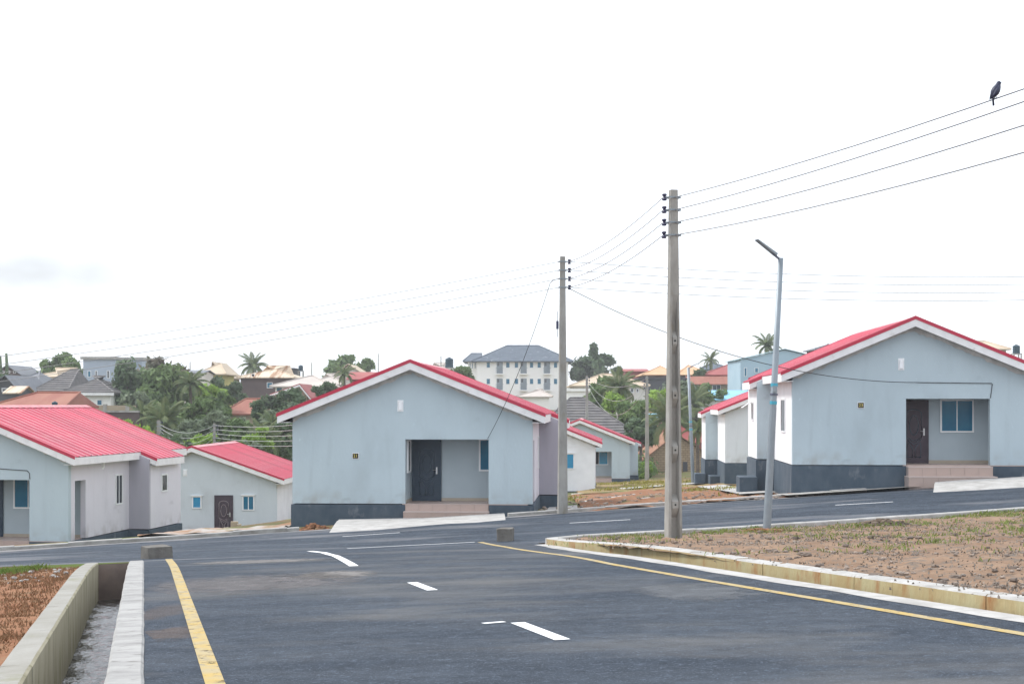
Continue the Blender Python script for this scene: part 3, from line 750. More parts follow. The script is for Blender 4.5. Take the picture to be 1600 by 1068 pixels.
        if on:
            fl = MB(); a0, a1 = E_ + .02, E_ + wing_w - .13
            q = [(4 + sg * a0, zr - SL * a0 - .075), (4 + sg * a1, zr - SL * a1 - .075), (4 + sg * a1, zr - SL * a1 + .05), (4 + sg * a0, zr - SL * a0 + .05)]
            if sg < 0: q = q[::-1]
            fl.prism_y(q, yw0 - .036, yw0 - .021); fl.build("flashing", m_flash, rf)
    return h

def house_origin(px, D, zfl): return Vector(((px - 800) / F * D, D, zfl + .0189 * D))
A1 = -math.atan(.062); A2 = -math.atan(.15)
# centre house: left corner of its front wall at px 457
oC = house_origin(457, 47.35, -4.17)
hC = bungalow("blue grey bungalow in the middle, dark blue front door behind a low ramp", oC, A1, win_x=2.33, plate=(2.12, 1.58, "21"), door_m=m_doorb, wingm=m_wshade2)
oR = house_origin(1238, 48.0, -2.93)
hR = bungalow("blue grey bungalow at right with brown front door and two tiled steps", oR, A1, win_x=1.45, plate=(2.28, 1.92, "23"), door_m=m_doorn,
              steps=[(-.05, .30, .35, -.0), (-.35, .34, .70, .06)], wing_w=.62); hR.scale = (1, 1, 1.045)
cs, sn = math.cos(A2), math.sin(A2)
rcA = house_origin(107, 49.6, -5.70)                                # right front corner of the left house
oA = rcA - Vector((8 * cs, 8 * sn, 0))
hA = bungalow("bungalow cut by the left picture edge with shade-tinted white side wall and side porch opening", oA, A2, win_x=1.45, lamp=False, door_m=m_doorb, wingm=m_wshade2)
lamp_part(hA, (8.0, 2.75, 2.45), math.radians(90))
# small rear elevation between the left and centre houses: right front corner px 432
D4 = 77.0; rc4 = house_origin(432, D4, -8.42)
A4 = -math.atan(.03)
oB = rc4 - Vector((8 * 1.13 * math.cos(A4), 8 * 1.13 * math.sin(A4), 0))
hB = bungalow("low bungalow back wall with brown back door, between left and centre houses", oB, A4, front='rear', fm=wallmat("paint_pale_blue_grey", (.575, .625, .66), (.52, .57, .605), (.46, .49, .51)), side_r=m_whitew, side_wins=False, lamp=False, rear_base=-.25)
lamp_part(hB, (3.6, -.002, 3.15)); hB.scale = (1.13, 1, 1)
DE = 87.0; rcE = house_origin(930, DE, -6.93)
oE = rcE - Vector((8 * math.cos(A1), 8 * math.sin(A1), 0))
hE = bungalow("white walled bungalow half hidden behind the second concrete pole", oE, A1, front='blank', fm=m_whitew, lamp=False, side_wins=False, wings=(True, False))
for ch in list(hE.children):
    if ch.name.split('.')[0] in ("door", "window"):
        for g in list(ch.children): bpy.data.objects.remove(g)
        bpy.data.objects.remove(ch)
window_part(hE, 6.1, 1.35, .62, .95, y=-.01, glass=m_glassb, panes=1, sill=True)
DF = 114.0; rcF = house_origin(984, DF, -8.05)
oF = rcF - Vector((8 * math.cos(A1), 8 * math.sin(A1), 0))
hF = bungalow("distant bungalow with open porch and bright blue window, beside the third pole", oF, A1, win_x=1.0, win_w=1.5, win_glass=[m_dark, m_glassb], lamp=False, side_wins=False, plinth=1.2)
DG_ = 79.0; oG = house_origin(1133, DG_, -4.72)
hG = bungalow("pale plain walled bungalow partly hidden behind the right house", oG, A1, front='blank', fm=m_lightw, lamp=False, wing_w=.7, side_wins=False, wingm=m_front)
for ch in list(hG.children):
    if ch.name.split('.')[0] in ("door", "window"):
        for g in list(ch.children): bpy.data.objects.remove(g)
        bpy.data.objects.remove(ch)
# landings beside the wings and the open top-hung sash
mb = MB(); mb.bbox(-1.32, -.66, 4.6, 5.9, -1.6, -.62, .02); mb.build("side_landing", m_plinth, hR)
mb = MB(); mb.bbox(-1.35, -.72, 4.7, 5.9, -1.6, -.82, .02); mb.build("side_landing", m_plinth, hG)
mb = MB(); mb.bbox(-.6, .0, 3.0, 4.6, -1.6, -.88, .02); mb.build("side_landing", m_plinth, hG)
sash = MB(); sash.bar((-.64, 6.95, 2.05), (-1.02, 6.95, 1.82), .45, .025, up=(0, 0, 1)); sash.build("open_sash", m_frame, hR)

# service cables fixed to the front walls, as parts of the houses
mb = MB(); mb.tube([(6.56, -.02, 2.15), (6.62, -.02, 2.6), (6.6, -.02, 2.62), (4.2, -.02, 2.65)], .012); mb.build("wall_cable", m_cable, hR)
mb = MB(); mb.tube([(4.3, -.02, 2.50), (5.4, -.02, 2.52), (6.48, -.02, 2.46), (6.56, -.02, 2.36), (6.57, -.02, 2.16)], .012); mb.build("wall_cable", m_cable, hA)

# concrete ramps
def ramp(name, label, top, bot, thick=.5):
    mb = MB(); n = len(top); k = 4; rows = []
    for j in range(k + 1):
        u = j / k
        row = []
        for i in range(n):
            p = top[i].lerp(bot[i], u); p.z += .045 * math.sin(math.pi * u) + .012 * math.sin(i * 2.1 + j * 1.7)
            row.append(p)
        rows.append(row)
    c = rows[0][n // 2].copy()
    mb.v = [tuple(p - c) for r in rows for p in r] + [tuple(p - c - Vector((0, 0, thick))) for p in rows[0]] + [tuple(p - c - Vector((0, 0, thick))) for p in rows[-1]]
    for j in range(k):
        for i in range(n - 1): mb.f.append((j * n + i + n, j * n + i + 1 + n, j * n + i + 1, j * n + i))
    B = (k + 1) * n
    for i in range(n - 1): mb.f.append((i, i + 1, B + i + 1, B + i)); mb.f.append((B + n + i, B + n + i + 1, k * n + i + 1, k * n + i))
    for i in (0, n - 1):
        mb.f.append([j * n + i for j in range(k + 1)] + [B + n + i, B + i])
    mb.mi = [0] * len(mb.f)
    o = mb.build(name, m_concw, None, smooth=False); o.location = c
    return tag(o, label, "ramp")
def rampline(pxs, D, off): return [at(px, py, D + off * i) for i, (px, py) in enumerate(pxs)]
ramp("concrete_ramp", "whitish concrete ramp from the road to the centre house steps",
     [at(530, 811, 46.0), at(600, 810, 46.0), at(660, 808, 45.9), at(720, 805, 45.9), at(788, 801.5, 45.8)],
     [G(513, 834), G(590, 829.5), G(655, 824.5), G(720, 820), G(790, 813.5)])
ramp("concrete_ramp", "whitish concrete ramp in front of the right house steps",
     [at(1461, 752.5, 46.3), at(1500, 750, 46.2), at(1560, 746, 46.2), at(1640, 741, 46.0), at(1740, 736, 45.8)],
     [G(1458, 770), G(1500, 768), G(1560, 765), G(1640, 760), G(1740, 754)])
# paved aprons and bare soil beyond the far kerb
def apron(name, m, quad, n=8, dz=.03, amp=.0, parent=None):
    a, b, c, d = [Vector(q) for q in quad]; rows = []
    for j in range(n + 1):
        u = j / n; row = []
        for i in range(n + 1):
            w = i / n; p = (a.lerp(b, w)).lerp(d.lerp(c, w), u)
            p.z = gz(p.x, p.y) + dz + (bumpy(p.x, p.y, amp) if amp else 0); row.append(p)
        rows.append(row)
    return structure(strip(name, m, rows))
apron("paved_apron", m_concw, [(.9, 45.0, 0), (2.1, 45.0, 0), (2.4, 52.5, 0), (1.4, 52.5, 0)])
apron("bare_soil", m_soilr, [(2.3, 44.7, 0), (10.2, 46.9, 0), (12.8, 77, 0), (3.0, 75, 0)], 24, .05, .07)
apron("paved_apron", m_concw, [(2.9, 57, 0), (5.6, 57, 0), (6.3, 80, 0), (3.3, 80, 0)])
apron("lane_verge", mat("grass_patch", (.27, .17, .095), (.22, .19, .07), scale=1.2, rough=1, bump=.6, bscale=8), [(3.5, 74, 0), (12.5, 76, 0), (13, 120, 0), (5, 120, 0)], 24, .06, .05)
apron("lane", m_concw, [(6.2, 80, 0), (12, 84, 0), (12.5, 88, 0), (6.2, 84, 0)], 8, .12)
apron("paved_apron", m_concw, [(8.0, 50, 0), (9.3, 50, 0), (11, 74, 0), (9.6, 74, 0)], 12, .14)
apron("front_yard", m_conc, [(8.9, 46.0, 0), (13.5, 47, 0), (13.5, 48.2, 0), (8.9, 48.2, 0)], 8, .12)
apron("front_yard", mat("yard_mixed", (.40, .37, .34), (.30, .17, .10), scale=.7, lo=.42, hi=.56, rough=1, bump=.6, bscale=6, third=(.20, .21, .10), tscale=1.4, tlo=.55, thi=.68), [(-12, 45.5, 0), (-7.3, 45.0, 0), (-7.6, 50, 0), (-13, 50, 0)], 10, .05, .06)

# ------------------------------------------------------------------ concrete power poles
def power_pole(label, base, h, wb, wt, rz=0.0, ins_side=-1, detail=True, n_ins=4, dep=.22):
    r = tag(empty("power_pole", base, rz), label, "power pole", "concrete power poles")
    wd = lambda z: wb + (wt - wb) * z / h
    dp = lambda z: dep + (dep * .62 - dep) * z / h
    mb = MB(); solid = h * .70
    zs = [-.8] + frange(0, solid, .5) + [h]
    def ring(sec):
        vs = []; n = len(sec(0))
        for z in zs: vs += [(x, y, z) for x, y in sec(z)]
        fs = [tuple(range(n - 1, -1, -1)), tuple((len(zs) - 1) * n + k for k in range(n))]
        for i in range(len(zs) - 1):
            for k in range(n):
                j = (k + 1) % n; fs.append((i * n + k, i * n + j, (i + 1) * n + j, (i + 1) * n + k))
        mb.add(vs, fs)
    def sec(z):
        w = wd(max(0, z)) / 2; d = dp(max(0, z)) / 2; c = .016
        if not detail or z > solid - .3: q = d * .999; fl = w * .62
        else: q = -d * .1; fl = w * .60
        return [(-w + c, -d), (-fl, -d), (-fl + .02, -q), (fl - .02, -q), (fl, -d), (w - c, -d), (w, -d + c), (w, d - c), (w - c, d), (-w + c, d), (-w, d - c), (-w, -d + c)]
    ring(sec); mb.build("shaft", m_pole, r)
    if detail:
        for k in range(5):                         # bridging blocks across the recess, each with a bolt hole
            z = .75 + k * 1.15
            if z > solid - .5: break
            d = dp(z) / 2; w = wd(z) * .5 * .55
            b = MB(); zz = (z - .28, z - .07, z + .07, z + .22); y0 = d * .1 + .004; y1 = -d + .004
            b.prism_x([(y0, zz[0]), (y1, zz[1]), (y1, zz[2]), (y0, zz[3])][::-1], -w + .012, w - .012); b.build("web_block", m_pole, r)
            hl = MB(); hl.tube([(0, -d + .006, z), (0, -d + .001, z)], .022, seg=8); hl.build("bolt_hole", m_dark, r)
    for k in range(n_ins):
        z = h - .16 - k * .265; w = wd(z) / 2; d = dp(z) / 2 + .008
        b = MB(); b.box(-w - .05, w + .05, -d - .012, -d, z - .016, z + .016); b.box(-w - .05, w + .05, d, d + .012, z - .016, z + .016)
        b.tube([(w + .04, -d - .03, z - .01), (w + .04, d + .03, z - .01)], .012, seg=5); sx = ins_side
        b.bar((sx * (w + .03), -.02, z), (sx * (w + .12), -.02, z), .03, .03)
        b.build("bracket", m_galv, r)
        i = MB(); x = sx * (w + .13); rr = [.018, .05, .055, .03, .03, .055, .05, .018]; zz = [-.075, -.07, -.035, -.02, .02, .035, .07, .075]
        i.tube([(x, -.02, z + q) for q in zz], rr, seg=8); i.build("insulator", m_ins, r, smooth=True)
    return r
def ptop(base, h, k, dx=0.0): return Vector((base.x + dx, base.y, base.z + h - .16 - k * .265))
b1_ = G2(1052, 843, .115); H1 = at(1050, 297, b1_.y).z - b1_.z; p1 = power_pole("nearest and tallest concrete pole, standing on the bare earth bank", b1_, H1, .32, .155, math.radians(16), dep=.26)
b2_ = G(879, 803); p2 = power_pole("second concrete pole, across the road at the centre house's right corner", b2_, 8.0, .30, .155, math.radians(8), ins_side=1, detail=False)
mb = MB(); mb.bbox(-.2, -.13, -.05, .05, 5.75, 6.0, .01); mb.tube([(-.17, 0, 5.5), (-.17, 0, 6.3)], .012); mb.build("meter_box", m_ins, p2)
def on_ground(px, D, dz=0.0):
    x = (px - 800) / F * D; return Vector((x, D, gz(x, D) + dz))
b3_ = on_ground(1011, 112); p3 = power_pole("third concrete pole, standing beside the distant porch bungalow", b3_, 8.3, .34, .18, 0, ins_side=-1, detail=False)
b4_ = on_ground(917, 128); p4 = power_pole("faint concrete pole rising behind the distant bungalow's red roof", b4_, 9.6, .34, .2, 0, ins_side=1, detail=False)
b5_ = on_ground(335, 92); b5_.z = at(335, 700, 92).z - 4; p5 = power_pole("slim pole among the valley trees above the back door bungalow", b5_, (at(335, 661, 92).z - b5_.z), .22, .14, 0, detail=False, ins_side=1)
b6_ = on_ground(248, 98); b6_.z = at(248, 690, 98).z - 4; p6 = power_pole("short grey pole tip showing over the left house's roof", b6_, (at(248, 656, 98).z - b6_.z), .30, .22, 0, detail=False, ins_side=1)

# solar street lights
def street_light(label, base, top, rb, rt, head_dir, bands=True):
    r = tag(empty("street_light", base), label, "street light", "solar street lights")
    t = top - base; mb = MB(); mb.tube([t * (-.04), t * .0, t * .45, t * .46, t], [rb, rb, rb * .86, rb * .8, rt], seg=12); mb.build("pole", m_galv, r, smooth=True)
    mb = MB(); mb.tube([t * .0 - Vector((0, 0, .05)), t * .0 + Vector((0, 0, .035))], rb * 1.9, seg=8); mb.build("base_plate", m_galv, r)
    a = t - Vector((0, 0, .05)); hd = Vector(head_dir); b = a + hd * .22; c = a + hd
    mb = MB(); mb.tube([a, b + hd.normalized() * .1], .03, seg=8); mb.build("arm", m_lamp, r)
    side = hd.cross(Vector((0, 0, 1))).normalized(); nrm = side.cross(hd).normalized()
    mb = MB(); vs = []
    for p, th in ((b, .055), (c, .02)):
        for sx, sy in ((-1, 0), (1, 0), (1, 1), (-1, 1)): vs.append(p + side * sx * .10 + nrm * sy * th)
    mb.add(vs, [(0, 1, 2, 3), (7, 6, 5, 4), (0, 4, 5, 1), (1, 5, 6, 2), (2, 6, 7, 3), (3, 7, 4, 0)]); hb = mb.build("lamp_head", m_galv, r)
    q = nrm * .078; mb = MB(); mb.add([b.lerp(c, .05) - side * .085 + nrm * .058, b.lerp(c, .05) + side * .085 + nrm * .058, b.lerp(c, .95) + side * .085 + nrm * .026, b.lerp(c, .95) - side * .085 + nrm * .026], [(0, 1, 2, 3)])
    mb.build("solar_panel", m_glassd, hb)
    if bands:
        for u in (.47, .535):
            mb = MB(); mb.tube([t * (u - .006), t * (u + .006)], rb * .9, seg=12); mb.build("band", m_band, r)
        mb = MB(); mb.tube([t * .497, t * .504], rb * 1.0, seg=10); mb.build("collar", m_lamp, r)
        bb = MB(); p = t * .52 + Vector((-.0, -rb * .9, 0)); bb.box(p.x - .05, p.x + .05, p.y - .05, p.y, p.z - .07, p.z + .07); bb.build("junction_box", m_galv, r)
    return r
lb = G2(1198, 829, .08); lt = at(1220, 403, lb.y)
street_light("leaning grey solar street light in front of the right house", lb, lt, .095, .062, (-.60, -.12, .46))
lb2 = G(1083, 756); lt2 = at(1075.5, 574, lb2.y)
street_light("slender distant solar street light to the right of the nearest pole", lb2, lt2, .12, .085, (.75, -.1, .36))

# ------------------------------------------------------------------ wires
def wire(label, a, b, sag, r=.009, n=26, m=None, name="overhead_wire", group=None, cat="wire"):
    a = Vector(a); b = Vector(b); pts = []
    c = (a + b) / 2
    for i in range(n + 1):
        u = i / n; p = a.lerp(b, u); p.z -= 4 * sag * u * (1 - u); pts.append(p - c)
    mb = MB(); mb.tube(pts, r, seg=4); o = mb.build(name, m or m_wire); o.location = c
    tag(o, label, cat, group); return pts, c
ORD5 = ["topmost", "second highest", "middle", "second lowest", "bottom"]
ORD = ["uppermost", "second", "third", "lowest"]
near_end = Vector((14.5, -7.0, 0))
NW = []
for k in range(4):
    a = ptop(b1_, H1, k, .0); b = Vector((near_end.x, near_end.y, (5.95, 6.09, 5.75, 5.26)[k]))
    NW.append(wire(f"{ORD[k]} of the four wires running from the nearest pole to the upper right", a, b, .80 + .03 * k, .0095, group="wires from the nearest pole"))
    wire(f"{ORD[k]} of the four wires between the nearest pole and the second pole", ptop(b1_, H1, k, -.22), ptop(b2_, 8.0, k, .2), .18, .0105, group="wires between the two main poles")
    wire(f"{ORD[k]} of the four wires sagging left from the second pole over the red roofs", ptop(b2_, 8.0, k, -.1), Vector((-46, 52, -.65 - .30 * k)), .9, .009, group="wires to the left")
    wire(f"{ORD[k]} of the four wires from the second pole across the sky above the right house", ptop(b2_, 8.0, k, .2), Vector((46, 52, 7.6 - .24 * k)), 1.45, .009, group="wires above the right house")
sa = ptop(b2_, 8.0, 3, .1) + Vector((0, 0, .02))
def wp(h, p): return h.matrix_world @ Vector(p)
bpy.context.view_layer.update()
wire("dark service cable from the second pole to the right house's front wall", sa, wp(hR, (4.2, -.03, 2.65)), .75, .012, m=m_cable, name="service_cable", cat="cable")
ca = ptop(b2_, 8.0, 2, -.1); cb = wp(hC, (6.52, -.02, 2.16)); cm = ca + Vector((-.28, 0, -.12))
mb = MB(); pts = [ca, ca + Vector((-.16, 0, -.03)), cm]
for i in range(1, 25):
    u = i / 24; q = cm.lerp(cb, u); q.z -= 4 * .34 * u * (1 - u); q.x += .0; pts.append(q)
mb.tube([p - ca for p in pts], .012, seg=4); o_ = mb.build("service_cable", m_cable); o_.location = ca
tag(o_, "dark service cable drooping from the second pole to the centre house's porch", "cable")
for k in range(5):
    z5 = at(335, 664 + 6.5 * k, 92); z6 = at(249, 662 + 5 * k, 98)
    wire(f"{ORD5[k]} pale wire sagging between the slim valley pole and the short pole tip", z5, z6, .55 + .12 * k, .014, group="valley wires", m=mat("wire_pale", (.42, .43, .43), rough=.5))
    wire(f"{ORD5[k]} pale wire from the slim valley pole to the centre house's left wall", z5, at(520, 655 + 9 * k, 84), .25, .014, group="valley wires", m=MATS["wire_pale"])
for k in range(3):
    wire(f"{['upper', 'middle', 'lower'][k]} faint wire between the third pole and the pole behind the red roof", ptop(b3_, 8.3, k), ptop(b4_, 9.6, k), .8 + .9 * k, .014, group="lane wires", m=MATS["wire_pale"])

# ------------------------------------------------------------------ bird on the top wire
pts_, c_ = NW[0]
best = min(pts_, key=lambda p: abs(800 + F * (p + c_).x / (p + c_).y - 1557)) + c_
i0 = [p + c_ for p in pts_]
for a, b in zip(i0, i0[1:]):
    pa, pb = 800 + F * a.x / a.y, 800 + F * b.x / b.y
    if pa <= 1557 <= pb: best = a.lerp(b, (1557 - pa) / (pb - pa))
bird = MB()
sp = [(-.035, 0, .0), (-.03, -.0, .03), (-.01, 0, .07), (.015, 0, .115), (.035, 0, .155), (.045, 0, .185), (.052, 0, .205), (.056, 0, .222)]
bird.tube(sp, [.012, .038, .056, .056, .042, .030, .030, .012], seg=10)
bird.tube([(.05, -.02, .20), (.075, -.035, .198)], .009, .002, seg=5)
for sy in (-1, 1):                                           # folded wings
    bird.tube([(.03, sy * .035, .15), (.0, sy * .052, .09), (-.035, sy * .04, .03), (-.07, sy * .018, -.02)], [.016, .026, .022, .004], seg=6)
    bird.tube([(.0, sy * .02, .03), (.004, sy * .02, -.012)], .006, seg=4)
bird.add([(-.04, -.018, .03), (-.04, .018, .03), (-.028, .02, -.10), (-.028, -.02, -.10), (-.03, -.018, .03), (-.03, .018, .03), (-.02, .02, -.10), (-.02, -.02, -.10)],
         [(0, 1, 2, 3), (7, 6, 5, 4), (0, 3, 7, 4), (1, 5, 6, 2), (3, 2, 6, 7)])
bo = bird.build("bird", mat("feathers", (.018, .022, .05), (.03, .035, .07), scale=20, rough=.5), smooth=True); bo.location = best + Vector((0, 0, .01)); bo.rotation_euler = (0, 0, math.radians(10))
bo.scale = (1.05, 1.05, 1.05)
tag(bo, "dark bird perched on the uppermost wire near the upper right corner", "bird")

# ------------------------------------------------------------------ background buildings
def roofmat(name, c1, c2, **k): return mat(name, c1, c2, rough=.7, **k)
r_grey = roofmat("roof_shingle_grey", (.105, .10, .105), (.17, .16, .155), scale=1.2, bump=.5, bscale=4)
r_slate = roofmat("roof_slate_blue", (.075, .095, .125), (.10, .125, .155), scale=.8, third=(.30, .33, .37), tscale=1.5, tlo=.6, thi=.72)
r_tan = roofmat("roof_tan", (.55, .46, .34), (.48, .38, .28), scale=.5)
r_rust = roofmat("roof_rust", (.27, .095, .068), (.32, .14, .095), scale=.5, stretch=(2, .4, 1))
r_stripe = roofmat("roof_rust_stripes", (.62, .52, .40), (.33, .19, .11), scale=1.1, lo=.48, hi=.60, stretch=(1.6, .12, .12))
r_beige = roofmat("roof_beige", (.52, .47, .42), (.45, .40, .37), scale=.6)
r_orange = roofmat("roof_orange", (.55, .32, .17), (.60, .40, .25), scale=.4)
r_red = roofmat("roof_maroon", (.30, .075, .075), (.36, .11, .10), scale=.5)
r_blue = roofmat("roof_light_blue", (.20, .47, .66), (.28, .54, .70), scale=.4)
r_dkgrey = roofmat("roof_dark_sheet", (.15, .16, .18), (.20, .21, .23), scale=.7)
w_white = mat("bg_wall_white", (.92, .91, .89), (.89, .88, .85), scale=.3, rough=.9)
w_cream = mat("bg_wall_cream", (.70, .66, .60), (.62, .58, .52), scale=.3, rough=.9)
w_blue = mat("bg_wall_blue_grey", (.40, .46, .54), (.36, .42, .50), scale=.3, rough=.9)
w_skyb = mat("bg_wall_sky_blue", (.33, .46, .55), (.38, .50, .58), scale=.3, rough=.9)
w_yel = mat("bg_wall_yellow", (.58, .53, .20), (.50, .45, .17), scale=.3, rough=.9)
w_brown = mat("bg_wall_brown", (.10, .075, .075), (.14, .105, .10), scale=.4, rough=.95)
w_tan = mat("bg_wall_tan", (.40, .33, .24), (.33, .27, .2), scale=.5, rough=.95)
w_dark = mat("bg_wall_dark", (.07, .075, .085), (.10, .10, .11), scale=.5, rough=.95)
w_red = mat("bg_wall_red", (.33, .11, .10), (.28, .10, .09), scale=.5, rough=.9)
def brickmat():
    m = mat("sandcrete_blocks", (.40, .31, .205)); t = m.node_tree; b = t.nodes["Principled BSDF"]
    br = t.nodes.new("ShaderNodeTexBrick"); br.inputs['Color1'].default_value = (.40, .305, .20, 1); br.inputs['Color2'].default_value = (.33, .25, .165, 1); br.inputs['Mortar'].default_value = (.20, .15, .10, 1)
    br.inputs['Scale'].default_value = 1.0; br.inputs['Brick Width'].default_value = .47; br.inputs['Row Height'].default_value = .245; br.inputs['Mortar Size'].default_value = .022
    tcn = t.nodes.new("ShaderNodeTexCoord"); sp_ = t.nodes.new("ShaderNodeSeparateXYZ"); cb_ = t.nodes.new("ShaderNodeCombineXYZ"); ad = t.nodes.new("ShaderNodeMath")
    t.links.new(tcn.outputs['Object'], sp_.inputs[0]); t.links.new(sp_.outputs[0], ad.inputs[0]); t.links.new(sp_.outputs[1], ad.inputs[1])
    t.links.new(ad.outputs[0], cb_.inputs[0]); t.links.new(sp_.outputs[2], cb_.inputs[1]); t.links.new(cb_.outputs[0], br.inputs['Vector'])
    t.links.new(br.outputs['Color'], b.inputs['Base Color']); return m
w_block = brickmat()

def bg_house(label, x0, x1, ye, yr, yb, D, dep, wall, roof, kind='hip', wins=(), inset=None, rz=0.0, ov=.5, ridge_px=None, glass=None, ridge='x', cat="house", name="house", doors=(), wmat=None, panes=2, fascia=None, courses=0, ov_side=None):
    """front face x0..x1 px at distance D, eaves row ye, ridge row yr, base row yb"""
    k = F / D; w = (x1 - x0) / k; c = at((x0 + x1) / 2, yb, D)
    ze = (yb - ye) / k; zr = (yb - yr) / k
    r = tag(empty(name, c, rz), label, cat)
    mb = MB(); base = -3.0
    h2 = w / 2
    gable_front = kind == 'gable' and ridge == 'y'
    rp = ((ridge_px - (x0 + x1) / 2) / k) if ridge_px is not None else 0.0
    if gable_front:
        mb.prism_y([(-h2, base), (h2, base), (h2, ze), (rp, zr - .12), (-h2, ze)], 0, dep)
    elif kind == 'gable':
        mb.prism_x([(0, base), (0, ze), (dep / 2, zr - .1), (dep, ze), (dep, base)], -h2, h2)
    else: mb.box(-h2, h2, 0, dep, base, ze)
    mb.build("wall", wall, r)
    if kind != 'flat':
        rf = MB(); o_ = ov; os_ = ov_side if ov_side is not None else ov; th = .10
        if gable_front:
            for sg in (-1, 1):
                e = sg * (h2 + os_); sl = (zr - ze) / max(.1, abs(sg * h2 - rp)); zz = ze - sl * os_
                q = [(rp, zr), (e, zz), (e, zz + th), (rp, zr + th)]
                rf.prism_y(q if sg > 0 else q[::-1], -o_, dep + o_)
        elif kind == 'gable':
            sl = (zr - ze) / (dep / 2); zz = ze - sl * o_
            rf.prism_x([(-o_, zz), (dep / 2, zr), (dep / 2, zr + th), (-o_, zz + th)][::-1], -h2 - os_, h2 + os_)
            rf.prism_x([(dep / 2, zr), (dep + o_, zz), (dep + o_, zz + th), (dep / 2, zr + th)][::-1], -h2 - os_, h2 + os_)
        else:
            i = inset if inset is not None else min(dep / 2, h2) * .95
            il, ir = (i if isinstance(i, tuple) else (i, i))
            X0, X1, Y0, Y1 = -h2 - os_, h2 + os_, -o_, dep + o_; ym = dep / 2
            A = [(X0, Y0, ze), (X1, Y0, ze), (X1, Y1, ze), (X0, Y1, ze), (X0 + il, ym, zr), (X1 - ir, ym, zr)]
            Bt = [(x, y, z - .14) for x, y, z in A[:4]]
            if courses:                                       # overlapping courses of tiles, each a little proud of the next
                for (a, b, c2, d2) in ((0, 1, 5, 4), (1, 2, 5, 5), (3, 0, 4, 4), (2, 3, 4, 5)):
                    for n_ in range(courses):
                        u, v = n_ / courses, (n_ + 1) / courses
                        va, vb, vc, vd = [Vector(A[q]) for q in (a, b, c2, d2)]
                        p = [va.lerp(vd, u), vb.lerp(vc, u), vb.lerp(vc, v), va.lerp(vd, v)]
                        up = Vector((0, 0, .09)); rf.add([p[0] + up, p[1] + up, p[2], p[3], p[0], p[1]], [(0, 1, 2, 3), (4, 5, 1, 0)])
                rf.add(A[:4] + Bt, [(0, 4, 5, 1), (1, 5, 6, 2), (2, 6, 7, 3), (3, 7, 4, 0), (4, 7, 6, 5)])
            else:
                rf.add(A + Bt, [(0, 1, 5, 4), (1, 2, 5), (2, 3, 4, 5), (3, 0, 4), (0, 6, 7, 1), (1, 7, 8, 2), (2, 8, 9, 3), (3, 9, 6, 0), (6, 9, 8, 7)])
        ro = rf.build("roof", roof, r)
        if kind == 'hip':
            cp = MB()
            for a, b in ((4, 5), (0, 4), (1, 5)): cp.tube([Vector(A[a]) + Vector((0, 0, .03)), Vector(A[b]) + Vector((0, 0, .03))], .09, seg=5)
            cp.build("ridge_cap", roof, ro)
        if fascia:
            fb = MB()
            if gable_front:
                for sg in (-1, 1):
                    sl = (zr - ze) / max(.1, abs(sg * h2 - rp)); e = sg * (h2 + os_); zz = ze - sl * os_
                    q = [(rp, zr - .22), (e, zz - .22), (e, zz - .003), (rp, zr - .003)]
                    fb.prism_y(q if sg > 0 else q[::-1], -o_ - .03, -o_ + .02)
            else: fb.box(-h2 - os_ - .02, h2 + os_ + .02, -o_ - .04, -o_ - .005, ze - .32, ze - .02)
            fb.build("fascia", fascia, r)
    else:
        cp = MB(); cp.box(-h2 - .3, h2 + .3, -.3, dep + .3, ze, zr); cp.build("parapet", roof, r)
    for q in wins:
        a, b, t_, u_ = q[:4]
        wx = (a - (x0 + x1) / 2) / k; ww = (b - a) / k; wz = (yb - u_) / k; wh = (u_ - t_) / k
        window_part(r, wx, wz, ww, wh, y=-.01, glass=q[4] if len(q) > 4 else (glass or m_glassd), panes=panes if ww > .8 else 1, fr=.07, proud=.06)
    for a, b, t_, u_ in doors:
        mb = MB(); wx = (a - (x0 + x1) / 2) / k; mb.box(wx, wx + (b - a) / k, -.06, .02, (yb - u_) / k, (yb - t_) / k); mb.build("door", w_dark, r)
    return r
T_ = m_glass
# far left cluster
bg_house("grey shingled hip roofed house with white front, behind the left red roof", 101, 173, 613, 586, 634, 150, 11, w_white, r_grey, 'hip', [(106, 128, 622.5, 633, m_dark), (131, 137, 623, 630, m_glass), (151.5, 160, 624, 633, m_glass)], inset=(3.2, 4.0), ov=.6, fascia=m_fascia, ov_side=.5, courses=9)
bg_house("left extension of the grey shingled house with a lower hip", 60, 100, 611, 576, 634, 156, 10, w_white, r_grey, 'hip', inset=(2.6, .5), ov=.6, courses=10)
bg_house("rust red hip roof just above the left house's ridge", -10, 96, 635, 612.5, 650, 108, 8, w_tan, r_rust, 'hip', inset=(2.4, .2), ov=.4)
bg_house("tall pale blue flat topped house behind the grey shingled roof", 130, 179, 561, 557, 606, 185, 10, w_blue, m_conc, 'flat', [(137, 142.5, 579, 589, T_), (148.5, 152.5, 578.5, 591, m_glassd), (167, 171.5, 578.5, 591, m_glassd)])
bg_house("lower flat roofed wing of the pale blue house, mostly behind the big tree", 180, 222, 562, 558, 606, 190, 10, w_blue, m_conc, 'flat')
bg_house("grey sheet roofed house at the far left beside the tan roof", 22, 56, 601, 579, 612, 160, 9, w_blue, r_dkgrey, 'hip', inset=(2.0, 1.6))
bg_house("dark gable fronted house on the far left edge", -14, 24, 603, 587, 618, 150, 9, w_dark, r_dkgrey, 'gable', [(3, 12, 606, 612)], ridge='y', ridge_px=10)
bg_house("tan roofed house behind the grey sheet roof at far left", 55, 86, 588, 573.5, 606, 185, 10, w_cream, r_tan, 'hip', inset=(4.5, 2.0))
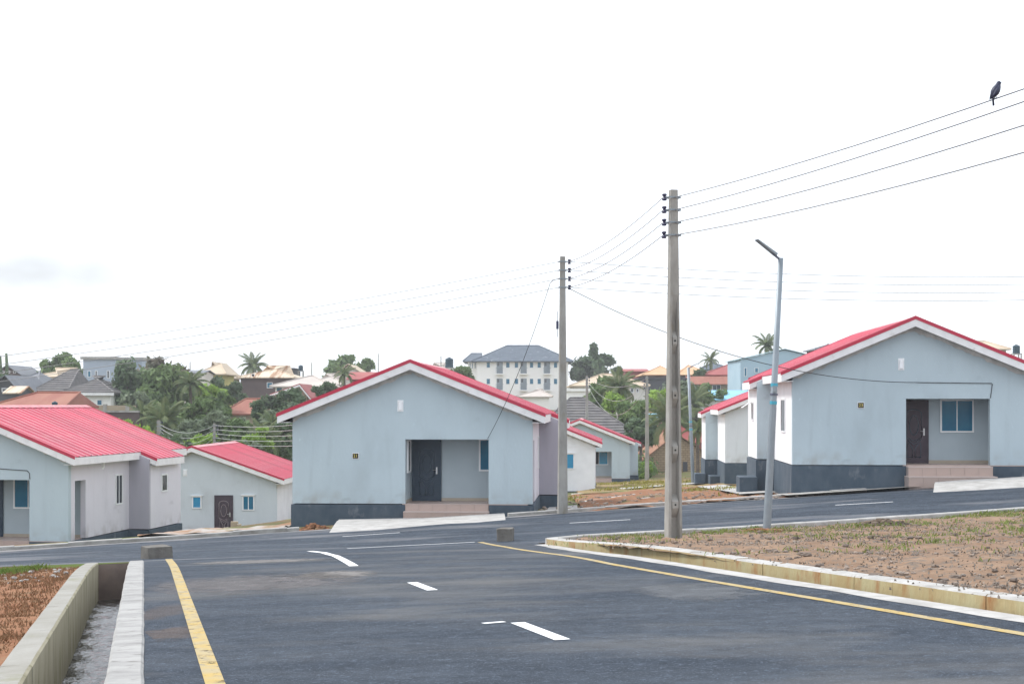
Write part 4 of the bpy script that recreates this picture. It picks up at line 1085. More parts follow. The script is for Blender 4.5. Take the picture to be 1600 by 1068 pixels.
bg_house("dark brown house at the far left skyline", -6, 30, 583, 571, 606, 190, 9, w_brown, r_dkgrey, 'gable', [(3, 7, 579, 583), (12, 16, 579, 583), (21, 25, 579, 583)], ridge='y')
bg_house("small rusty lean-to roof on the far left", 10, 30, 613.5, 604, 620, 140, 4, w_dark, r_stripe, 'gable', ridge='x', ov=.3)
bw = tag(empty("block_wall", at(150, 655, 128)), "long grey block wall with piers in front of the shingled house", "wall")
mb = MB(); k = F / 128; mb.box(-50 / k, 62 / k, 0, .2, -3, 22 / k); mb.build("panel", w_tan, bw)
for px in (131, 164, 199):
    mb = MB(); mb.box((px - 150) / k - .16, (px - 150) / k + .16, -.06, .26, -3, 24 / k); mb.build("pier", m_conc, bw)
bw2 = tag(empty("block_wall", at(190, 655, 112)), "low dark coped wall above the bright green bushes", "wall")
mb = MB(); k = F / 112; mb.box(-34 / k, 27 / k, 0, .25, -3, 11 / k); mb.build("panel", w_brown, bw2); mb = MB(); mb.box(-34.5 / k, 27.5 / k, -.08, .33, 11 / k, 14 / k); mb.build("coping", m_conc, bw2)
def water_tank(label, px, py0, py1, D, stand=0):
    k = F / D; h = (py1 - py0) / k; rr = h * .40; r = tag(empty("water_tank", at(px, py1, D)), label, "water tank", "dark plastic water tanks")
    mb = MB(); mb.tube([(0, 0, 0), (0, 0, h * .25), (0, 0, h * .26), (0, 0, h * .55), (0, 0, h * .56), (0, 0, h * .82), (0, 0, h * .95)], [rr, rr, rr * .95, rr, rr * .95, rr, rr * .4], seg=14); b = mb.build("barrel", mat("tank_blue_black", (.025, .06, .085), rough=.5), r, smooth=False)
    mb = MB(); mb.tube([(0, 0, h * .93), (0, 0, h)], rr * .3, seg=10); mb.build("lid", MATS["tank_blue_black"], b)
    if stand:
        mb = MB(); st = stand / k; mb.box(-rr * 1.2, rr * 1.2, -rr * 1.2, rr * 1.2, -.12, -.002); mb.build("platform", m_conc, r)
        for sx in (-1, 1):
            for sy in (-1, 1):
                mb = MB(); mb.box(sx * rr - .06, sx * rr + .06, sy * rr - .06, sy * rr + .06, -st - 1, -.125); mb.build("leg", m_conc, r)
    return r
water_tank("dark water tank beside the rust red roof at far left", 85.5, 626.5, 638, 104)
bg_house("yellow house with tan gabled roof above the valley trees", 316, 346, 584, 567, 612, 200, 9, w_yel, r_tan, 'hip', inset=(2.2, 1.8), ov=.8)
bg_house("tan gable peak behind the yellow house", 330, 354, 586, 565.5, 600, 210, 10, w_tan, r_tan, 'gable', ridge='y', ridge_px=332)
bg_house("low teal roofed house left of the yellow house", 286, 316, 583, 578, 602, 190, 7, w_cream, r_dkgrey, 'gable', ridge='x', ov=.3)
bg_house("brown house under a rust striped tan hip roof", 376, 456, 589, 570, 616, 190, 12, w_brown, r_stripe, 'hip', [(393, 398, 583.5, 590, m_dark), (417, 426, 597, 606, m_glass)], inset=(6.2, 4.8), ov=.5)
bg_house("dark flat roofed box behind the rust striped roof", 424, 457, 576, 574.5, 600, 215, 8, w_dark, w_dark, 'flat')
bg_house("long pale beige hip roof right of the brown house", 430, 512, 603, 586, 616, 170, 10, w_white, r_beige, 'hip', [(432, 441, 604.5, 612, m_glass), (488, 499, 604, 608, m_glassd)], inset=(4, 3), ov=.6)
bg_house("second pale beige roof behind the beige hip roof", 478, 534, 600, 583, 612, 180, 9, w_white, r_beige, 'hip', inset=(4.2, 3))
bg_house("small maroon roof with white verge below the beige roofs", 430, 480, 614, 600.5, 626, 150, 8, w_tan, r_red, 'gable', ridge='y', ridge_px=469, fascia=m_fascia)
bg_house("faded red roof sunk among the valley trees", 352, 432, 646, 622.5, 662, 140, 9, w_tan, r_rust, 'hip', inset=(1.6, .8), ov=.4)
water_tank("dark water tank on a white stand on the skyline", 470, 570, 579, 215, stand=7)
bg_house("tan gable roof under the tree left of the centre house's peak", 518, 576, 590, 569, 612, 185, 10, w_cream, r_tan, 'gable', ridge='y', ridge_px=544)
bg_house("small maroon roof touching the centre house's left roof slope", 548, 590, 592, 581, 606, 170, 8, w_red, r_red, 'gable', ridge='x')
water_tank("dark water tank on a ledge behind the centre house's right roof slope", 702, 558, 574, 200, stand=5)
bg_house("hazy grey rounded roof behind the water tank", 668, 706, 582, 565, 600, 330, 12, w_white, r_beige, 'hip', inset=(5, 5))
# three storey block
k = F / 260; wb = bg_house("cream three storey block under a slate blue hip roof", 745, 888, 564, 537, 650, 260, 15, w_white, r_slate, 'hip',
    [(x, x + 6, y0, y0 + 9, m_glass) for y0 in (565.5, 591) for x in (760, 790.5, 804, 827.5, 839.5, 865)], inset=(6.4, 6.2), ov=.9, panes=2)
for y0 in (565.5, 591):
    for x in (776, 813.5, 850):
        lx = (x - 816.5) / k; z0 = (650 - (y0 + 18)) / k
        mb = MB(); mb.box(lx, lx + 9.5 / k, -.05, .02, z0, (650 - y0) / k); bd = mb.build("balcony_door", m_galv, wb)
        mb = MB(); mb.box(lx + .1, lx + 4 / k, -.07, -.051, (650 - y0 - 6) / k, (650 - y0 - .5) / k); mb.build("pane", m_glassd, bd)
        mb = MB(); mb.box(lx - .15, lx + 10.5 / k, -.9, 0, z0 - .2, z0); sl_ = mb.build("balcony_slab", w_white, wb)
        mb = MB()
        for q in range(9): xx = lx - .1 + q * (10 / k) / 8; mb.box(xx - .02, xx + .02, -.88, -.84, z0, z0 + 1.0)
        mb.box(lx - .15, lx + 10.5 / k, -.9, -.82, z0 + 1.0, z0 + 1.07); mb.build("railing", m_galv, sl_)
bg_house("narrow left return of the cream three storey block", 731, 745, 564, 550, 650, 264, 13, w_white, r_slate, 'hip', [(733.5, 735.5, 566.5, 576, T_), (737, 739, 566.5, 576, T_), (741.5, 743.5, 566.5, 576, T_)], inset=(1.4, .1), ov=.9)
bg_house("small grey gable in front of the cream block", 812, 858, 619, 607.5, 634, 190, 8, w_white, r_beige, 'hip', inset=(3.6, 2.0))
bg_house("dark brown house under a big stepped slate tile roof, behind the lane bungalows", 838, 985, 677, 621, 700, 135, 13, w_dark, r_grey, 'hip', inset=(4.0, 4.6), ov=.5, courses=13, fascia=m_fascia)
bg_house("bright white low parapet house left of the faint pole", 886, 925, 611, 607, 625, 175, 6, w_white, w_white, 'flat')
bg_house("cream hip roofed house among the bushes right of the cream block", 897, 1008, 602, 582.5, 620, 185, 13, w_cream, r_tan, 'hip', [(985, 990, 606, 613), (994, 998, 607, 613)], inset=(4.6, 4.4), ov=.6)
bg_house("orange hip roof on the skyline left of the nearest pole", 1008, 1052, 585, 570, 604, 240, 12, w_brown, r_orange, 'hip', inset=(3.8, 2.2), ov=.6)
bg_house("orange hip roof on the skyline right of the nearest pole", 1062, 1108, 585, 569, 604, 245, 12, w_brown, r_orange, 'hip', inset=(2.8, 3.4), ov=.6)
bg_house("low dark long building under the orange roofs", 1000, 1072, 592, 590, 606, 215, 8, w_dark, w_dark, 'flat')
bg_house("low maroon long roof left of the orange roofs", 978, 1010, 580, 576, 600, 260, 8, w_red, r_red, 'gable', ridge='x')
bg_house("red brick two storey house with gable and blue window", 1100, 1156, 585, 568, 622, 225, 10, w_red, r_red, 'hip', [(1139, 1147, 574.5, 584, m_glass), (1112, 1124, 602, 611, m_glassd), (1132, 1141, 602, 611, m_glassd)], inset=(5.0, .4), ov=.4)
bg_house("long red awning roof below the red brick house", 1080, 1158, 599, 588, 616, 218, 6, w_tan, r_rust, 'gable', [(1113, 1126, 601, 610, m_glassd), (1142, 1156, 602, 610, m_glassd)], ridge='x', ov=.5)
bg_house("blue grey pitched roof behind the red brick house", 1096, 1142, 577, 565, 600, 270, 8, w_skyb, r_slate, 'hip', inset=(3.5, 3.5))
bg_house("tall sky blue house behind the right house's left eaves", 1157, 1290, 561, 545.5, 622, 200, 12, w_skyb, r_skb if False else mat("roof_teal", (.26, .40, .44), (.30, .44, .48), scale=.5, rough=.6), 'gable', [(1162.5, 1167, 574, 588, m_glass), (1179, 1185, 574, 582, m_glass), (1166, 1171, 600, 612, m_glass)], ridge='y', ridge_px=1226, ov=.3)
bg_house("light blue sheet roof behind the pale plain walled bungalow", 1075, 1190, 624, 610, 650, 178, 9, w_white, r_blue, 'gable', ridge='x', ov=.4)
bg_house("sliver of light blue roof beside the third pole", 1018, 1040, 655, 647, 670, 180, 8, w_cream, r_blue, 'gable', ridge='x')
bg_house("maroon roofed house behind the block house", 1004, 1116, 690, 662, 720, 168, 9, w_red, r_red, 'gable', ridge='x', ov=.3)
bh = bg_house("unplastered block house with rusty gable roof at the end of the lane", 1008, 1120, 716, 678, 758, 150, 11, w_block, mat("roof_rust_orange", (.36, .19, .115), (.28, .13, .08), scale=.6, rough=.8, stretch=(3, .3, .3)), 'gable', ridge='y', ridge_px=1056, ov=.4, doors=[(1067, 1074, 721, 746)])
k = F / 150; mb = MB(); mb.box((1008 - 1064) / k, (1120 - 1064) / k, -.05, -.005, -3, 16 / k); mb.build("base_band", w_dark, bh)
bg_house("dark gabled roof peeking over the right house's left slope", 1278, 1318, 545, 536, 600, 210, 8, w_dark, r_dkgrey, 'hip', inset=(3, 2))
bg_house("tan hipped roof peeking over the right house's right slope", 1526, 1572, 545, 531, 600, 190, 8, w_tan, r_tan, 'hip', inset=(2, 2))
water_tank("dark water tank behind the right house's right roof slope", 1588, 538, 552, 170, stand=4)
for px, y0, y1, D, lb_ in ((591, 552, 600, 220, "leaning dark pole behind the centre house's left slope"), (487, 566, 600, 215, "thin mast right of the skyline water tank"), (297, 565, 600, 205, "thin mast left of the yellow house"), (689, 556, 590, 205, "thin mast left of the ledge water tank")):
    mb = MB(); b = at(px, y1, D); mb.tube([(0, 0, -3), (0, 0, (y1 - y0) / F * D)], .10, .07, seg=5); o_ = mb.build("mast", m_pole); o_.location = b; tag(o_, lb_, "mast")

# ------------------------------------------------------------------ vegetation
def leafmat(name, c1, c2, c3=None, scale=.8):
    c1, c2, c3 = [tuple(q * 1.22 for q in c) for c in (c1, c2, c3)]
    return mat(name, c1, c2, scale=scale, lo=.35, hi=.65, rough=.7, spec=.25, third=c3, tscale=.5, tlo=.5, thi=.7, transl=.28, detail=2)
l_dark = leafmat("leaves_dark", (.08, .125, .07), (.115, .165, .08), (.10, .115, .085))
l_mid = leafmat("leaves_mid", (.10, .155, .06), (.145, .205, .075), (.08, .12, .06))
l_brt = leafmat("leaves_bright", (.19, .30, .06), (.25, .36, .07), (.13, .21, .06))
l_grey = leafmat("leaves_grey", (.13, .165, .11), (.17, .205, .13), (.10, .135, .085))
l_brown = leafmat("leaves_brownish", (.14, .12, .09), (.11, .13, .075), (.16, .12, .10))
l_palm = leafmat("leaves_palm", (.10, .145, .075), (.15, .185, .085), (.19, .19, .09), scale=1.5)
m_bark = mat("bark", (.16, .13, .105), (.10, .085, .07), scale=3, rough=.95, bump=.5)
def leaves(mb_v, mb_f, ctrs, rads, n, size, nr, squash=.8):
    ctrs = np.array(ctrs); rads = np.array(rads); pr = rads ** 2 / np.sum(rads ** 2)
    idx = nr.choice(len(rads), n, p=pr)
    d = nr.normal(size=(n, 3)); d /= np.linalg.norm(d, axis=1)[:, None]
    rad = rads[idx] * (.45 + .6 * nr.random(n) ** .6 + .22 * np.abs(nr.normal(size=n)) * (nr.random(n) < .35))
    pos = ctrs[idx] + d * rad[:, None] * np.array([1, 1, squash])
    nn = d + nr.normal(size=(n, 3)) * .7 + np.array([0, 0, .35]); nn /= np.linalg.norm(nn, axis=1)[:, None]
    u = np.cross(nn, nr.normal(size=(n, 3))); u /= np.linalg.norm(u, axis=1)[:, None]; w = np.cross(nn, u)
    s_ = size * (.6 + .8 * nr.random(n))[:, None]
    a = pos - u * s_ ; b = pos + w * s_ * .42; c = pos + u * s_; e = pos - w * s_ * .42
    o0 = len(mb_v); V = np.stack([a, b, c, e], 1).reshape(-1, 3)
    mb_v.extend(map(tuple, V)); mb_f.extend([(o0 + 4 * i, o0 + 4 * i + 1, o0 + 4 * i + 2, o0 + 4 * i + 3) for i in range(n)])
SEED = [100]
def tree(label, px, ytop, ybot, wpx, D, lm, n=3600, size=None, cat="tree", name="tree", group=None, sparse=1.0, trunk=True, squash=.8):
    SEED[0] += 1; nr = np.random.default_rng(SEED[0]); k = F / D
    h = (ybot - ytop) / k; w = wpx / k * 1.18; base = at(px, ybot, D); g_ = gz(base.x, base.y)
    root = tag(empty(name, (base.x, base.y, min(base.z, base.z) - .0)), label, cat, group)
    size = size or max(.20, D * .0024)
    nc = 30 if h > 4 else 16
    C, Rr = [], []
    for i in range(nc):
        a = nr.random() * 6.283; q = nr.random() ** .4; zz = nr.random()
        prof = math.sin(math.pi * (.18 + .74 * zz)) ** .7
        C.append((math.cos(a) * q * w * .44 * prof, math.sin(a) * q * w * .44 * prof, h * (.14 + .76 * zz))); Rr.append((.085 + .10 * nr.random()) * min(w, h * 1.1) * sparse)
    C.append((0, 0, h * .5)); Rr.append(.20 * min(w, h))
    v, f = [], []; leaves(v, f, C, Rr, n, size, nr, squash)
    mb = MB(); mb.v = v; mb.f = f; mb.mi = [0] * len(f); mb.build("crown", lm, root)
    tr = MB(); low = min(-.5, g_ - base.z - .5)
    tr.tube([(0, 0, low), (.1, 0, h * .25), (-.05, .05, h * .55)], [.035 * h + .06, .028 * h + .05, .012 * h + .03], seg=7)
    for c in C[:14]: tr.tube([(0, 0, h * .22), (c[0] * .5, c[1] * .5, h * .22 + (c[2] - h * .22) * .6), c], [.016 * h + .03, .010 * h + .02, .015], seg=5)
    tr.build("trunk", m_bark, root)
    return root
def frond_mesh(i):
    r = np.random.default_rng(50 + i); mb = MB(); L = 3.4; n = 20; pts = []
    dr_ = (.55, .85, 1.15)[i]
    x = z = 0.0; ang = .35
    for j in range(n + 1):
        pts.append(Vector((x, 0, z))); ang -= dr_ * 1.9 / n; x += math.cos(ang) * L / n; z += math.sin(ang) * L / n
    mb.tube(pts, .045, .012, seg=4)
    for j in range(2, n + 1):
        for q in (0, .5):
            p = pts[j - 1].lerp(pts[j], q); d = (pts[j] - pts[j - 1]).normalized()
            ln = .85 * math.sin(math.pi * (.12 + .80 * (j + q) / (n + 1))) ** .8
            for sg in (-1, 1):
                o_ = Vector((d.x * .55, sg * .75, d.z * .55 - .35 - .25 * r.random())).normalized() * ln * r.uniform(.85, 1.1)
                wv = d * .05; tip = p + o_ + Vector((0, 0, -.10 * ln)); mid = p + o_ * .55
                mb.add([p - wv * .6, p + wv * .6, mid + wv, tip, mid - wv], [(0, 1, 2, 3, 4)])
    return mb.mesh("frond", l_palm)
FR = [frond_mesh(i) for i in range(3)]
def palm(label, px, ycrown, D, span_px, ybase=None, nf=20, seed=1, lean=0.0, group="palms"):
    k = F / D; c = at(px, ycrown, D); zg = gz(c.x, c.y)
    h = max(2.0, c.z - zg) if ybase is None else (ybase - ycrown) / k
    root = tag(empty("palm_tree", (c.x, c.y, c.z - h)), label, "palm tree", group)
    sc = (span_px / k / 2) / 3.0; r = random.Random(seed)
    mb = MB(); ns = 10; mb.tube([(lean * (1 - (i / ns)) ** 2 * -1, 0, -.8 + (h + .8) * i / ns) for i in range(ns + 1)], [.20 * max(.7, sc) * (1.25 - .4 * i / ns + (.04 if i % 2 else 0)) for i in range(ns + 1)], seg=8); mb.build("trunk", m_bark, root)
    for i in range(nf):
        u = i / nf; el = math.radians(68 - 95 * u + r.uniform(-8, 8)); az = i * 2.39996 + r.uniform(-.25, .25)
        o_ = obj("frond", FR[0 if u < .35 else (1 if u < .7 else 2)], root, (0, 0, h))
        s_ = sc * r.uniform(.85, 1.12); o_.scale = (s_, s_, s_)
        o_.rotation_euler = (Matrix.Rotation(az, 3, 'Z') @ Matrix.Rotation(-el, 3, 'Y')).to_euler()
    return root
# left valley, far to near
tree("round topped tree at the far left skyline behind the shingled house", 97, 552, 604, 60, 195, l_mid, 2200)
mb = MB(); o0 = at(6, 600, 180); mb.tube([(-.3, 0, -2), (-.4, 0, 2), (-.5, 0, 3.6)], .22, .18, seg=7); mb.tube([(.35, 0, 0), (.4, 0, 2.2), (.3, 0, 3.9)], .24, .16, seg=7); mb.tube([(-.3, 0, .8), (.36, 0, 1.3)], .18, seg=6)
co = mb.build("column_cactus", l_dark, smooth=True); co.location = o0; tag(co, "two stemmed column plant on the far left skyline", "plant")
tree("dark brush at the far left edge behind the gable fronted house", 12, 588, 606, 40, 170, l_dark, 900, cat="bush", name="bush")
tree("tall brownish topped tree towering over the valley, left of the yellow house", 240, 551, 655, 92, 165, l_brown, 4200, sparse=.9)
tree("large grey green tree in front of the pale blue house", 205, 562, 672, 74, 155, l_dark, 4200)
tree("broad dark tree filling the middle of the left valley", 262, 570, 680, 80, 148, l_mid, 4400)
tree("bright crowned small tree behind the broad valley tree", 281, 575, 600, 30, 170, l_brt, 900)
tree("dark round mango like tree below the brown house", 353, 592, 632, 84, 165, l_dark, 3600, squash=.85)
tree("pale grey green bushy tree left of the faded red roof", 318, 622, 690, 84, 122, l_mid, 3600)
tree("loose grey green shrub below the dark round tree", 352, 642, 700, 70, 108, l_grey, 2600, cat="shrub", name="shrub")
tree("dark scrub tree right of the faded red roof", 448, 607, 668, 66, 138, l_dark, 3000)
tree("dark shrub in front of the faded red roof", 402, 620, 668, 30, 128, l_dark, 1200, cat="shrub", name="shrub", sparse=.8)
tree("grey green thicket above the back door bungalow's roof", 300, 660, 712, 80, 103, l_grey, 2800, cat="shrub", name="shrub")
tree("dark thicket against the centre house's left wall", 440, 655, 735, 62, 100, l_dark, 3200, cat="shrub", name="shrub")
tree("bright yellow green bush above the back door bungalow", 405, 668, 700, 46, 95, l_brt, 1700, cat="bush", name="bush", squash=.6)
tree("bright green bush by the left house's roof edge", 222, 664, 700, 60, 84, l_brt, 2000, cat="bush", name="bush", squash=.6)
tree("low bright green bush further right along the left house's roof", 190, 657, 690, 50, 88, l_brt, 1400, cat="bush", name="bush", squash=.6)
tree("mid green bush under the valley wires", 350, 690, 722, 90, 92, l_mid, 2400, cat="bush", name="bush")
tree("leafy dark bush behind the short pole tip", 262, 678, 715, 70, 95, l_dark, 2000, cat="bush", name="bush")
palm("tall coconut palm on the skyline behind the rust striped roof", 396, 572, 225, 52, nf=22, seed=2)
palm("grey green oil palm between the big valley tree and the yellow house", 298, 600, 140, 60, ybase=640, nf=22, seed=3)
palm("broad oil palm in the left valley above the left house's roof", 258, 660, 112, 84, ybase=690, nf=26, seed=4)
palm("oil palm just left of the broad valley palm", 222, 648, 118, 58, ybase=690, nf=20, seed=14)
palm("large drooping palm above the back door bungalow's right eaves", 412, 690, 97, 72, ybase=730, nf=26, seed=5)
palm("drooping palm hugging the centre house's left wall", 447, 682, 100, 60, ybase=725, nf=22, seed=6)
palm("dry fronded palm below the faded red roof", 425, 662, 112, 52, ybase=690, nf=16, seed=16)
palm("small palm under the tan gable roof left of the centre house's peak", 538, 585, 160, 40, ybase=612, nf=18, seed=7)
tree("wide crowned tree behind the tan gable roof", 548, 554, 600, 76, 240, l_mid, 3000)
tree("dark bush below the tan gable roof", 508, 596, 622, 44, 145, l_dark, 1400, cat="bush", name="bush")
tree("small round tree left of the cream three storey block", 722, 572, 600, 34, 210, l_mid, 1200)
# right background
tree("big dark tree on the skyline right of the cream block", 926, 552, 606, 84, 275, l_dark, 4200)
tree("narrow spire of foliage rising from the big skyline tree", 927, 534, 575, 9, 276, l_dark, 900, squash=1.6, sparse=1.3)
tree("bushy mid green shrub beside the faint pole", 940, 590, 640, 58, 160, l_mid, 2400, cat="shrub", name="shrub")
tree("yellow green shrub left of the lane palm", 955, 615, 655, 44, 148, l_brt, 1600, cat="shrub", name="shrub")
tree("wide bright bush above the distant bungalow's eaves", 988, 628, 684, 76, 140, l_mid, 3600, cat="bush", name="bush")
tree("dark bush low behind the distant bungalow", 1000, 655, 705, 60, 134, l_dark, 2600, cat="bush", name="bush")
tree("bright green treetop left of the nearest pole", 1030, 610, 650, 40, 165, l_brt, 1300)
tree("grey green tree behind the nearest pole", 1060, 592, 680, 70, 175, l_grey, 3200)
tree("mid green bush under the red awning roof", 1105, 600, 640, 70, 180, l_mid, 2200, cat="bush", name="bush")
tree("small dark tree in front of the right orange roof", 1094, 575, 600, 18, 225, l_dark, 700)
tree("bright weed patch by the block house's left corner", 1008, 722, 752, 34, 132, l_brt, 1100, cat="bush", name="bush")
palm("dark oil palm between the faint pole and the third pole", 968, 606, 150, 74, ybase=640, nf=24, seed=8)
palm("large drooping palm half hidden by the nearest pole", 1047, 658, 124, 100, ybase=735, nf=26, seed=9)
palm("palm right of the nearest pole with fronds over the light blue roof", 1080, 636, 172, 84, ybase=690, nf=22, seed=10)
palm("small drooping palm over the block house's roof", 1090, 672, 120, 52, ybase=735, nf=16, seed=11)
palm("little palm on the skyline above the red brick house", 1110, 562, 260, 36, nf=16, seed=12)
palm("coconut palm on the skyline left of the leaning street light", 1199, 540, 215, 50, nf=20, seed=13)

for i, (px, yt, yb_, w_, D_, lm_) in enumerate([(212, 610, 665, 46, 136, l_grey), (238, 632, 690, 52, 128, l_mid), (285, 635, 690, 50, 125, l_grey), (328, 600, 645, 44, 150, l_brt), (372, 655, 700, 46, 104, l_mid),
        (318, 678, 716, 46, 96, l_brt), (430, 640, 690, 40, 118, l_grey), (382, 684, 722, 44, 93, l_grey), (345, 612, 650, 40, 140, l_mid), (270, 690, 722, 40, 90, l_mid), (460, 628, 660, 40, 150, l_mid)]):
    tree(["pale shrub by the low coped wall", "shrub on the slope below the large grey green tree", "pale shrub between the two valley palms", "light green shrub right of the valley oil palm", "shrub right of the grey green shrub below the dark round tree",
          "light green bush between the two valley poles", "pale shrub in front of the dark scrub tree", "pale bush over the back door bungalow's ridge", "shrub under the dark round tree's left side", "bush just above the left house's wing roof", "shrub at the centre house's left eaves"][i],
         px, yt, yb_, w_, D_, lm_, 1700, cat="shrub", name="shrub")
# undergrowth: masses nobody could count
def undergrowth(name, label, regs, lm, n, size, seed, hmax=1.6):
    nr = np.random.default_rng(seed); C, Rr = [], []
    for (px0, px1, D0, D1, m_) in regs:
        for _ in range(m_):
            D = nr.uniform(D0, D1); x = (nr.uniform(px0, px1) - 800) / F * D; r_ = nr.uniform(.5, hmax)
            C.append((x, D, gz(x, D) + r_ * .4)); Rr.append(r_)
    v, f = [], []; leaves(v, f, C, Rr, n, size, nr, .75)
    mb = MB(); mb.v = v; mb.f = f; mb.mi = [0] * len(f)
    return tag(mb.build(name, lm), label, "undergrowth", kind="stuff")
undergrowth("undergrowth", "dense green undergrowth covering the valley floor at left", [(150, 480, 90, 150, 260), (0, 200, 100, 170, 60), (400, 660, 120, 200, 60)], l_mid, 42000, .24, 5, 2.4)
undergrowth("undergrowth", "dense green undergrowth behind the lane bungalows at right", [(880, 1000, 128, 200, 90), (1000, 1250, 170, 215, 60)], l_mid, 16000, .28, 6, 2.0)

# ------------------------------------------------------------------ verge details
def blades(name, label, pts, lm, seed, h0=.05, h1=.16, per=7, w=.010, spread=.10):
    r = np.random.default_rng(seed); v, f = [], []
    for p in pts:
        for _ in range(per):
            a = r.uniform(0, 6.283); d = np.array([math.cos(a), math.sin(a)]); q = r.normal(size=2) * spread
            hh = r.uniform(h0, h1); b = np.array([p.x + q[0], p.y + q[1], p.z - .02]); ln = hh * r.uniform(.2, 1.0)
            sdx = np.array([-d[1], d[0], 0]) * w; m_ = b + np.array([d[0] * ln * .4, d[1] * ln * .4, hh * .65]); t_ = b + np.array([d[0] * ln, d[1] * ln, hh])
            o0 = len(v); v += [tuple(b - sdx), tuple(b + sdx), tuple(m_ + sdx * .8), tuple(t_), tuple(m_ - sdx * .8)]; f.append((o0, o0 + 1, o0 + 2, o0 + 3, o0 + 4))
    mb = MB(); mb.v = v; mb.f = f; mb.mi = [0] * len(f)
    return tag(mb.build(name, lm), label, "grass", kind="stuff")
def noise2(x, y): return .5 + .25 * (math.sin(x * .83 + 1.1 * math.sin(y * .51)) + math.sin(y * .97 + 1.7 * math.sin(x * .39 + 2)))
rg = random.Random(11)
def scatter(n, s0, s1, t0, t1, dz, amp, cond):
    o_ = []
    while len(o_) < n:
        s = rg.uniform(s0, s1); t = t0(s) if callable(t0) else t0; t = t + (t1 - t) * rg.random() ** 1.3
        p = P(s, t, dz - (.06 * sm(28.5, 31.3, s) if dz > .1 else 0)); p.z += bumpy(p.x, p.y, amp)
        if cond(p): o_.append(p)
    return o_
g_green = mat("grass_green", (.17, .22, .055), (.24, .26, .08), scale=1.5, rough=.8, spec=.2)
g_dry = mat("grass_dry", (.31, .195, .115), (.21, .115, .06), scale=1.5, rough=.9, spec=.1)
g_lush = mat("grass_lush", (.15, .24, .05), (.22, .28, .07), scale=1.2, rough=.8, spec=.2)
tr0 = lambda s: t_right(s) + .35
blades("grass", "thin green weeds scattered over the right earth bank", scatter(1500, 12, 31.2, tr0, 34, .15, .04, lambda p: rg.random() < (noise2(p.x * 1.3, p.y * 1.9) * noise2(p.x * 3.1, p.y * 3.7)) ** 2 * 2.2 * sm(8, 22, p.x + p.y * .3 - 2)), g_green, 1, .02, .09, 4)
tuft = []
for _ in range(170):
    s_ = 31.2 - 11 * rg.random() ** 1.6; t_ = t_right(s_) + 1.0 + 24 * rg.random()
    if noise2(t_ * .7 + 3, s_ * 1.1) < .42: continue
    for _k in range(rg.randint(6, 30)):
        p = P(min(31.35, s_ + rg.gauss(0, .35)), t_ + rg.gauss(0, .7), .15 - .06 * sm(28.5, 31.3, s_)); p.z += bumpy(p.x, p.y, .04); tuft.append(p)
blades("grass", "low green tufts along the far edge of the right earth bank", tuft, mat("grass_tuft", (.17, .24, .06), (.27, .29, .10), scale=1.3, rough=.85, spec=.15), 9, .02, .10, 7, .010, .09)
blades("grass", "dry straw scattered over the right earth bank", scatter(5200, 10, 31.3, tr0, 36, .15, .04, lambda p: rg.random() < noise2(p.x * .8 + 4, p.y * 1.1) ** 2), mat('litter', (.30, .26, .22), (.16, .13, .11), scale=2, rough=.95), 2, .01, .04, 4, .014, .2)
blades("grass", "matted dry brown grass on the left verge", scatter(5200, 9, 31, -1.35, -9, -.06, .035, lambda p: True), g_dry, 3, .02, .075, 8, .008, .12)
blades("grass", "green grass patch on the left verge", scatter(1500, 16, 30, -1.9, -9, -.06, .035, lambda p: p.x < -9.6 + .25 * (p.y - 26) and rg.random() < noise2(p.x * .9 + 1, p.y * .6)), g_lush, 4, .05, .15, 8, .009, .10)
far = []
while len(far) < 380:
    x = rg.uniform(2.2, 13); y = rg.uniform(50, 118); 
    if noise2(x * .9 + 2, y * .35) > (.74 if y < 70 else .62): far.append(Vector((x, y, gz(x, y) + .1)))
blades("grass", "yellow green grass around the lane between the houses", far, mat("grass_lane", (.30, .29, .06), (.36, .32, .10), scale=.8, rough=.85, spec=.1), 5, .06, .2, 6, .022, .2)
def pebbles(name, label, pts, m, seed, a, b):
    r = random.Random(seed); mb = MB()
    for p in pts: rock(mb, (p.x, p.y, p.z), r.uniform(a, b), r, .55)
    return tag(mb.build(name, m), label, "stones", kind="stuff")
m_peb = mat("pebbles", (.36, .29, .24), (.20, .17, .15), scale=3, rough=.95)
pebbles("pebbles", "small stones and clods strewn over the right earth bank", scatter(2600, 9, 31.3, tr0, 34, .15, .04, lambda p: rg.random() < noise2(p.x * 1.8, p.y * 1.6) ** 2), m_peb, 3, .010, .042)
pebbles("pebbles", "grey stones by the far end of the left verge", scatter(240, 25, 31.2, -1.4, -9, -.05, .035, lambda p: True), mat("pebbles_grey", (.42, .41, .40), (.28, .27, .26), scale=3, rough=.95), 4, .02, .07)
pebbles("clods", "larger grey brown clods strewn over the right earth bank", scatter(420, 14, 31.2, tr0, 34, .14, .04, lambda p: rg.random() < noise2(p.x * .9 + 5, p.y * 1.3) ** 3), mat('clods', (.20, .155, .125), (.12, .10, .09), scale=4, rough=1), 13, .03, .085)
fr = []
for _ in range(420):
    x = rg.uniform(1.0, 10.5); y = rg.uniform(45.2, 68); fr.append(Vector((x, y, gz(x, y) + .07)))
pebbles("pebbles", "rubble and clods on the red soil beyond the far kerb", fr, m_peb, 6, .03, .10)
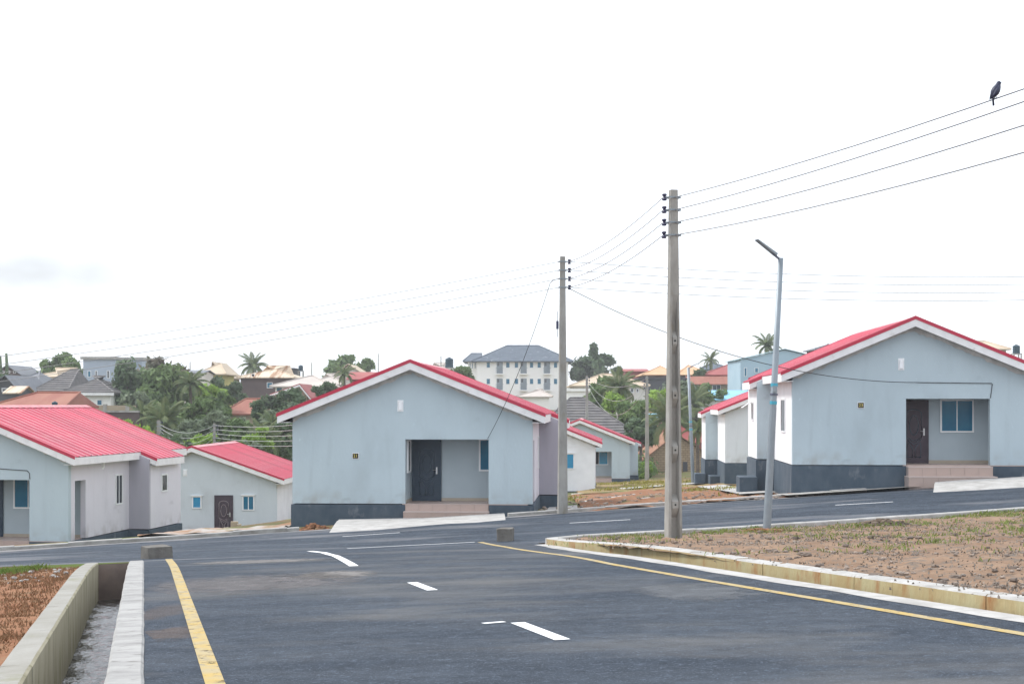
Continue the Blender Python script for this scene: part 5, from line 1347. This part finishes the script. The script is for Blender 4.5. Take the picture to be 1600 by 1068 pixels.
# heaps
def heap(name, label, c, r, h, m, seed, n=90):
    rr = random.Random(seed); mb = MB()
    for _ in range(n):
        a = rr.uniform(0, 6.283); q = r * rr.random() ** .6; z = h * (1 - q / r) * rr.uniform(.3, 1.0)
        rock(mb, (q * math.cos(a), q * math.sin(a) * .7, z), rr.uniform(.05, .13) * (r / .6) ** .5, rr, .6)
    o_ = mb.build(name, m); o_.location = c; return tag(o_, label, "heap")
heap("debris_heap", "dark heap of dug soil and roots on the right bank's far edge", G2(1385, 824, .08), .75, .22, mat("debris", (.16, .12, .09), (.10, .08, .06), scale=4, rough=1), 3, 120)
heap("soil_heap", "small dug soil ring at the street light's foot", G2(1198, 830, .08), .5, .06, m_soilr, 4, 50)
heap("soil_heap", "reddish soil heap at the centre house's left corner", at(492, 829, 45.3), .55, .30, m_soilr, 5, 70)
# posts and rubble by the back door
def thing_block(name, label, px, py0, py1, w, D, m, cat):
    k = F / D; mb = MB(); hh = (py1 - py0) / k; mb.bbox(-w / 2, w / 2, -.12, .12, -.6, hh, .02); o_ = mb.build(name, m); o_.location = at(px, py1, D); o_.rotation_euler = (0, .02, .15); return tag(o_, label, cat)
thing_block("timber_post", "weathered tan timber post by the brown back door", 366, 814, 836, .38, 73.5, w_tan, "post")
thing_block("timber_post", "shorter tan timber post right of the taller post by the back door", 373.5, 818, 836, .22, 73.4, w_tan, "post")
heap("rubble_heap", "small pile of broken bricks at the brown back door's foot", at(350, 833, 73), .8, .40, mat("rubble", (.36, .24, .18), (.5, .46, .42), scale=3, rough=1), 8, 60)

# ------------------------------------------------------------------ haze
hz = MB(); hz.box(-1600, 1600, -80, 2100, -40, 60)
hm = bpy.data.materials.new("haze"); hm.use_nodes = True; ht = hm.node_tree; ht.nodes.clear()
ho = ht.nodes.new("ShaderNodeOutputMaterial"); hv = ht.nodes.new("ShaderNodeVolumePrincipled")
hv.inputs['Color'].default_value = (.93, .95, .98, 1); hv.inputs['Density'].default_value = .00048; hv.inputs['Anisotropy'].default_value = .2
ht.links.new(hv.outputs[0], ho.inputs['Volume'])
ob = hz.build("haze", hm); ob['kind'] = 'stuff'; ob['label'] = "thin pale haze in the air over the whole estate"
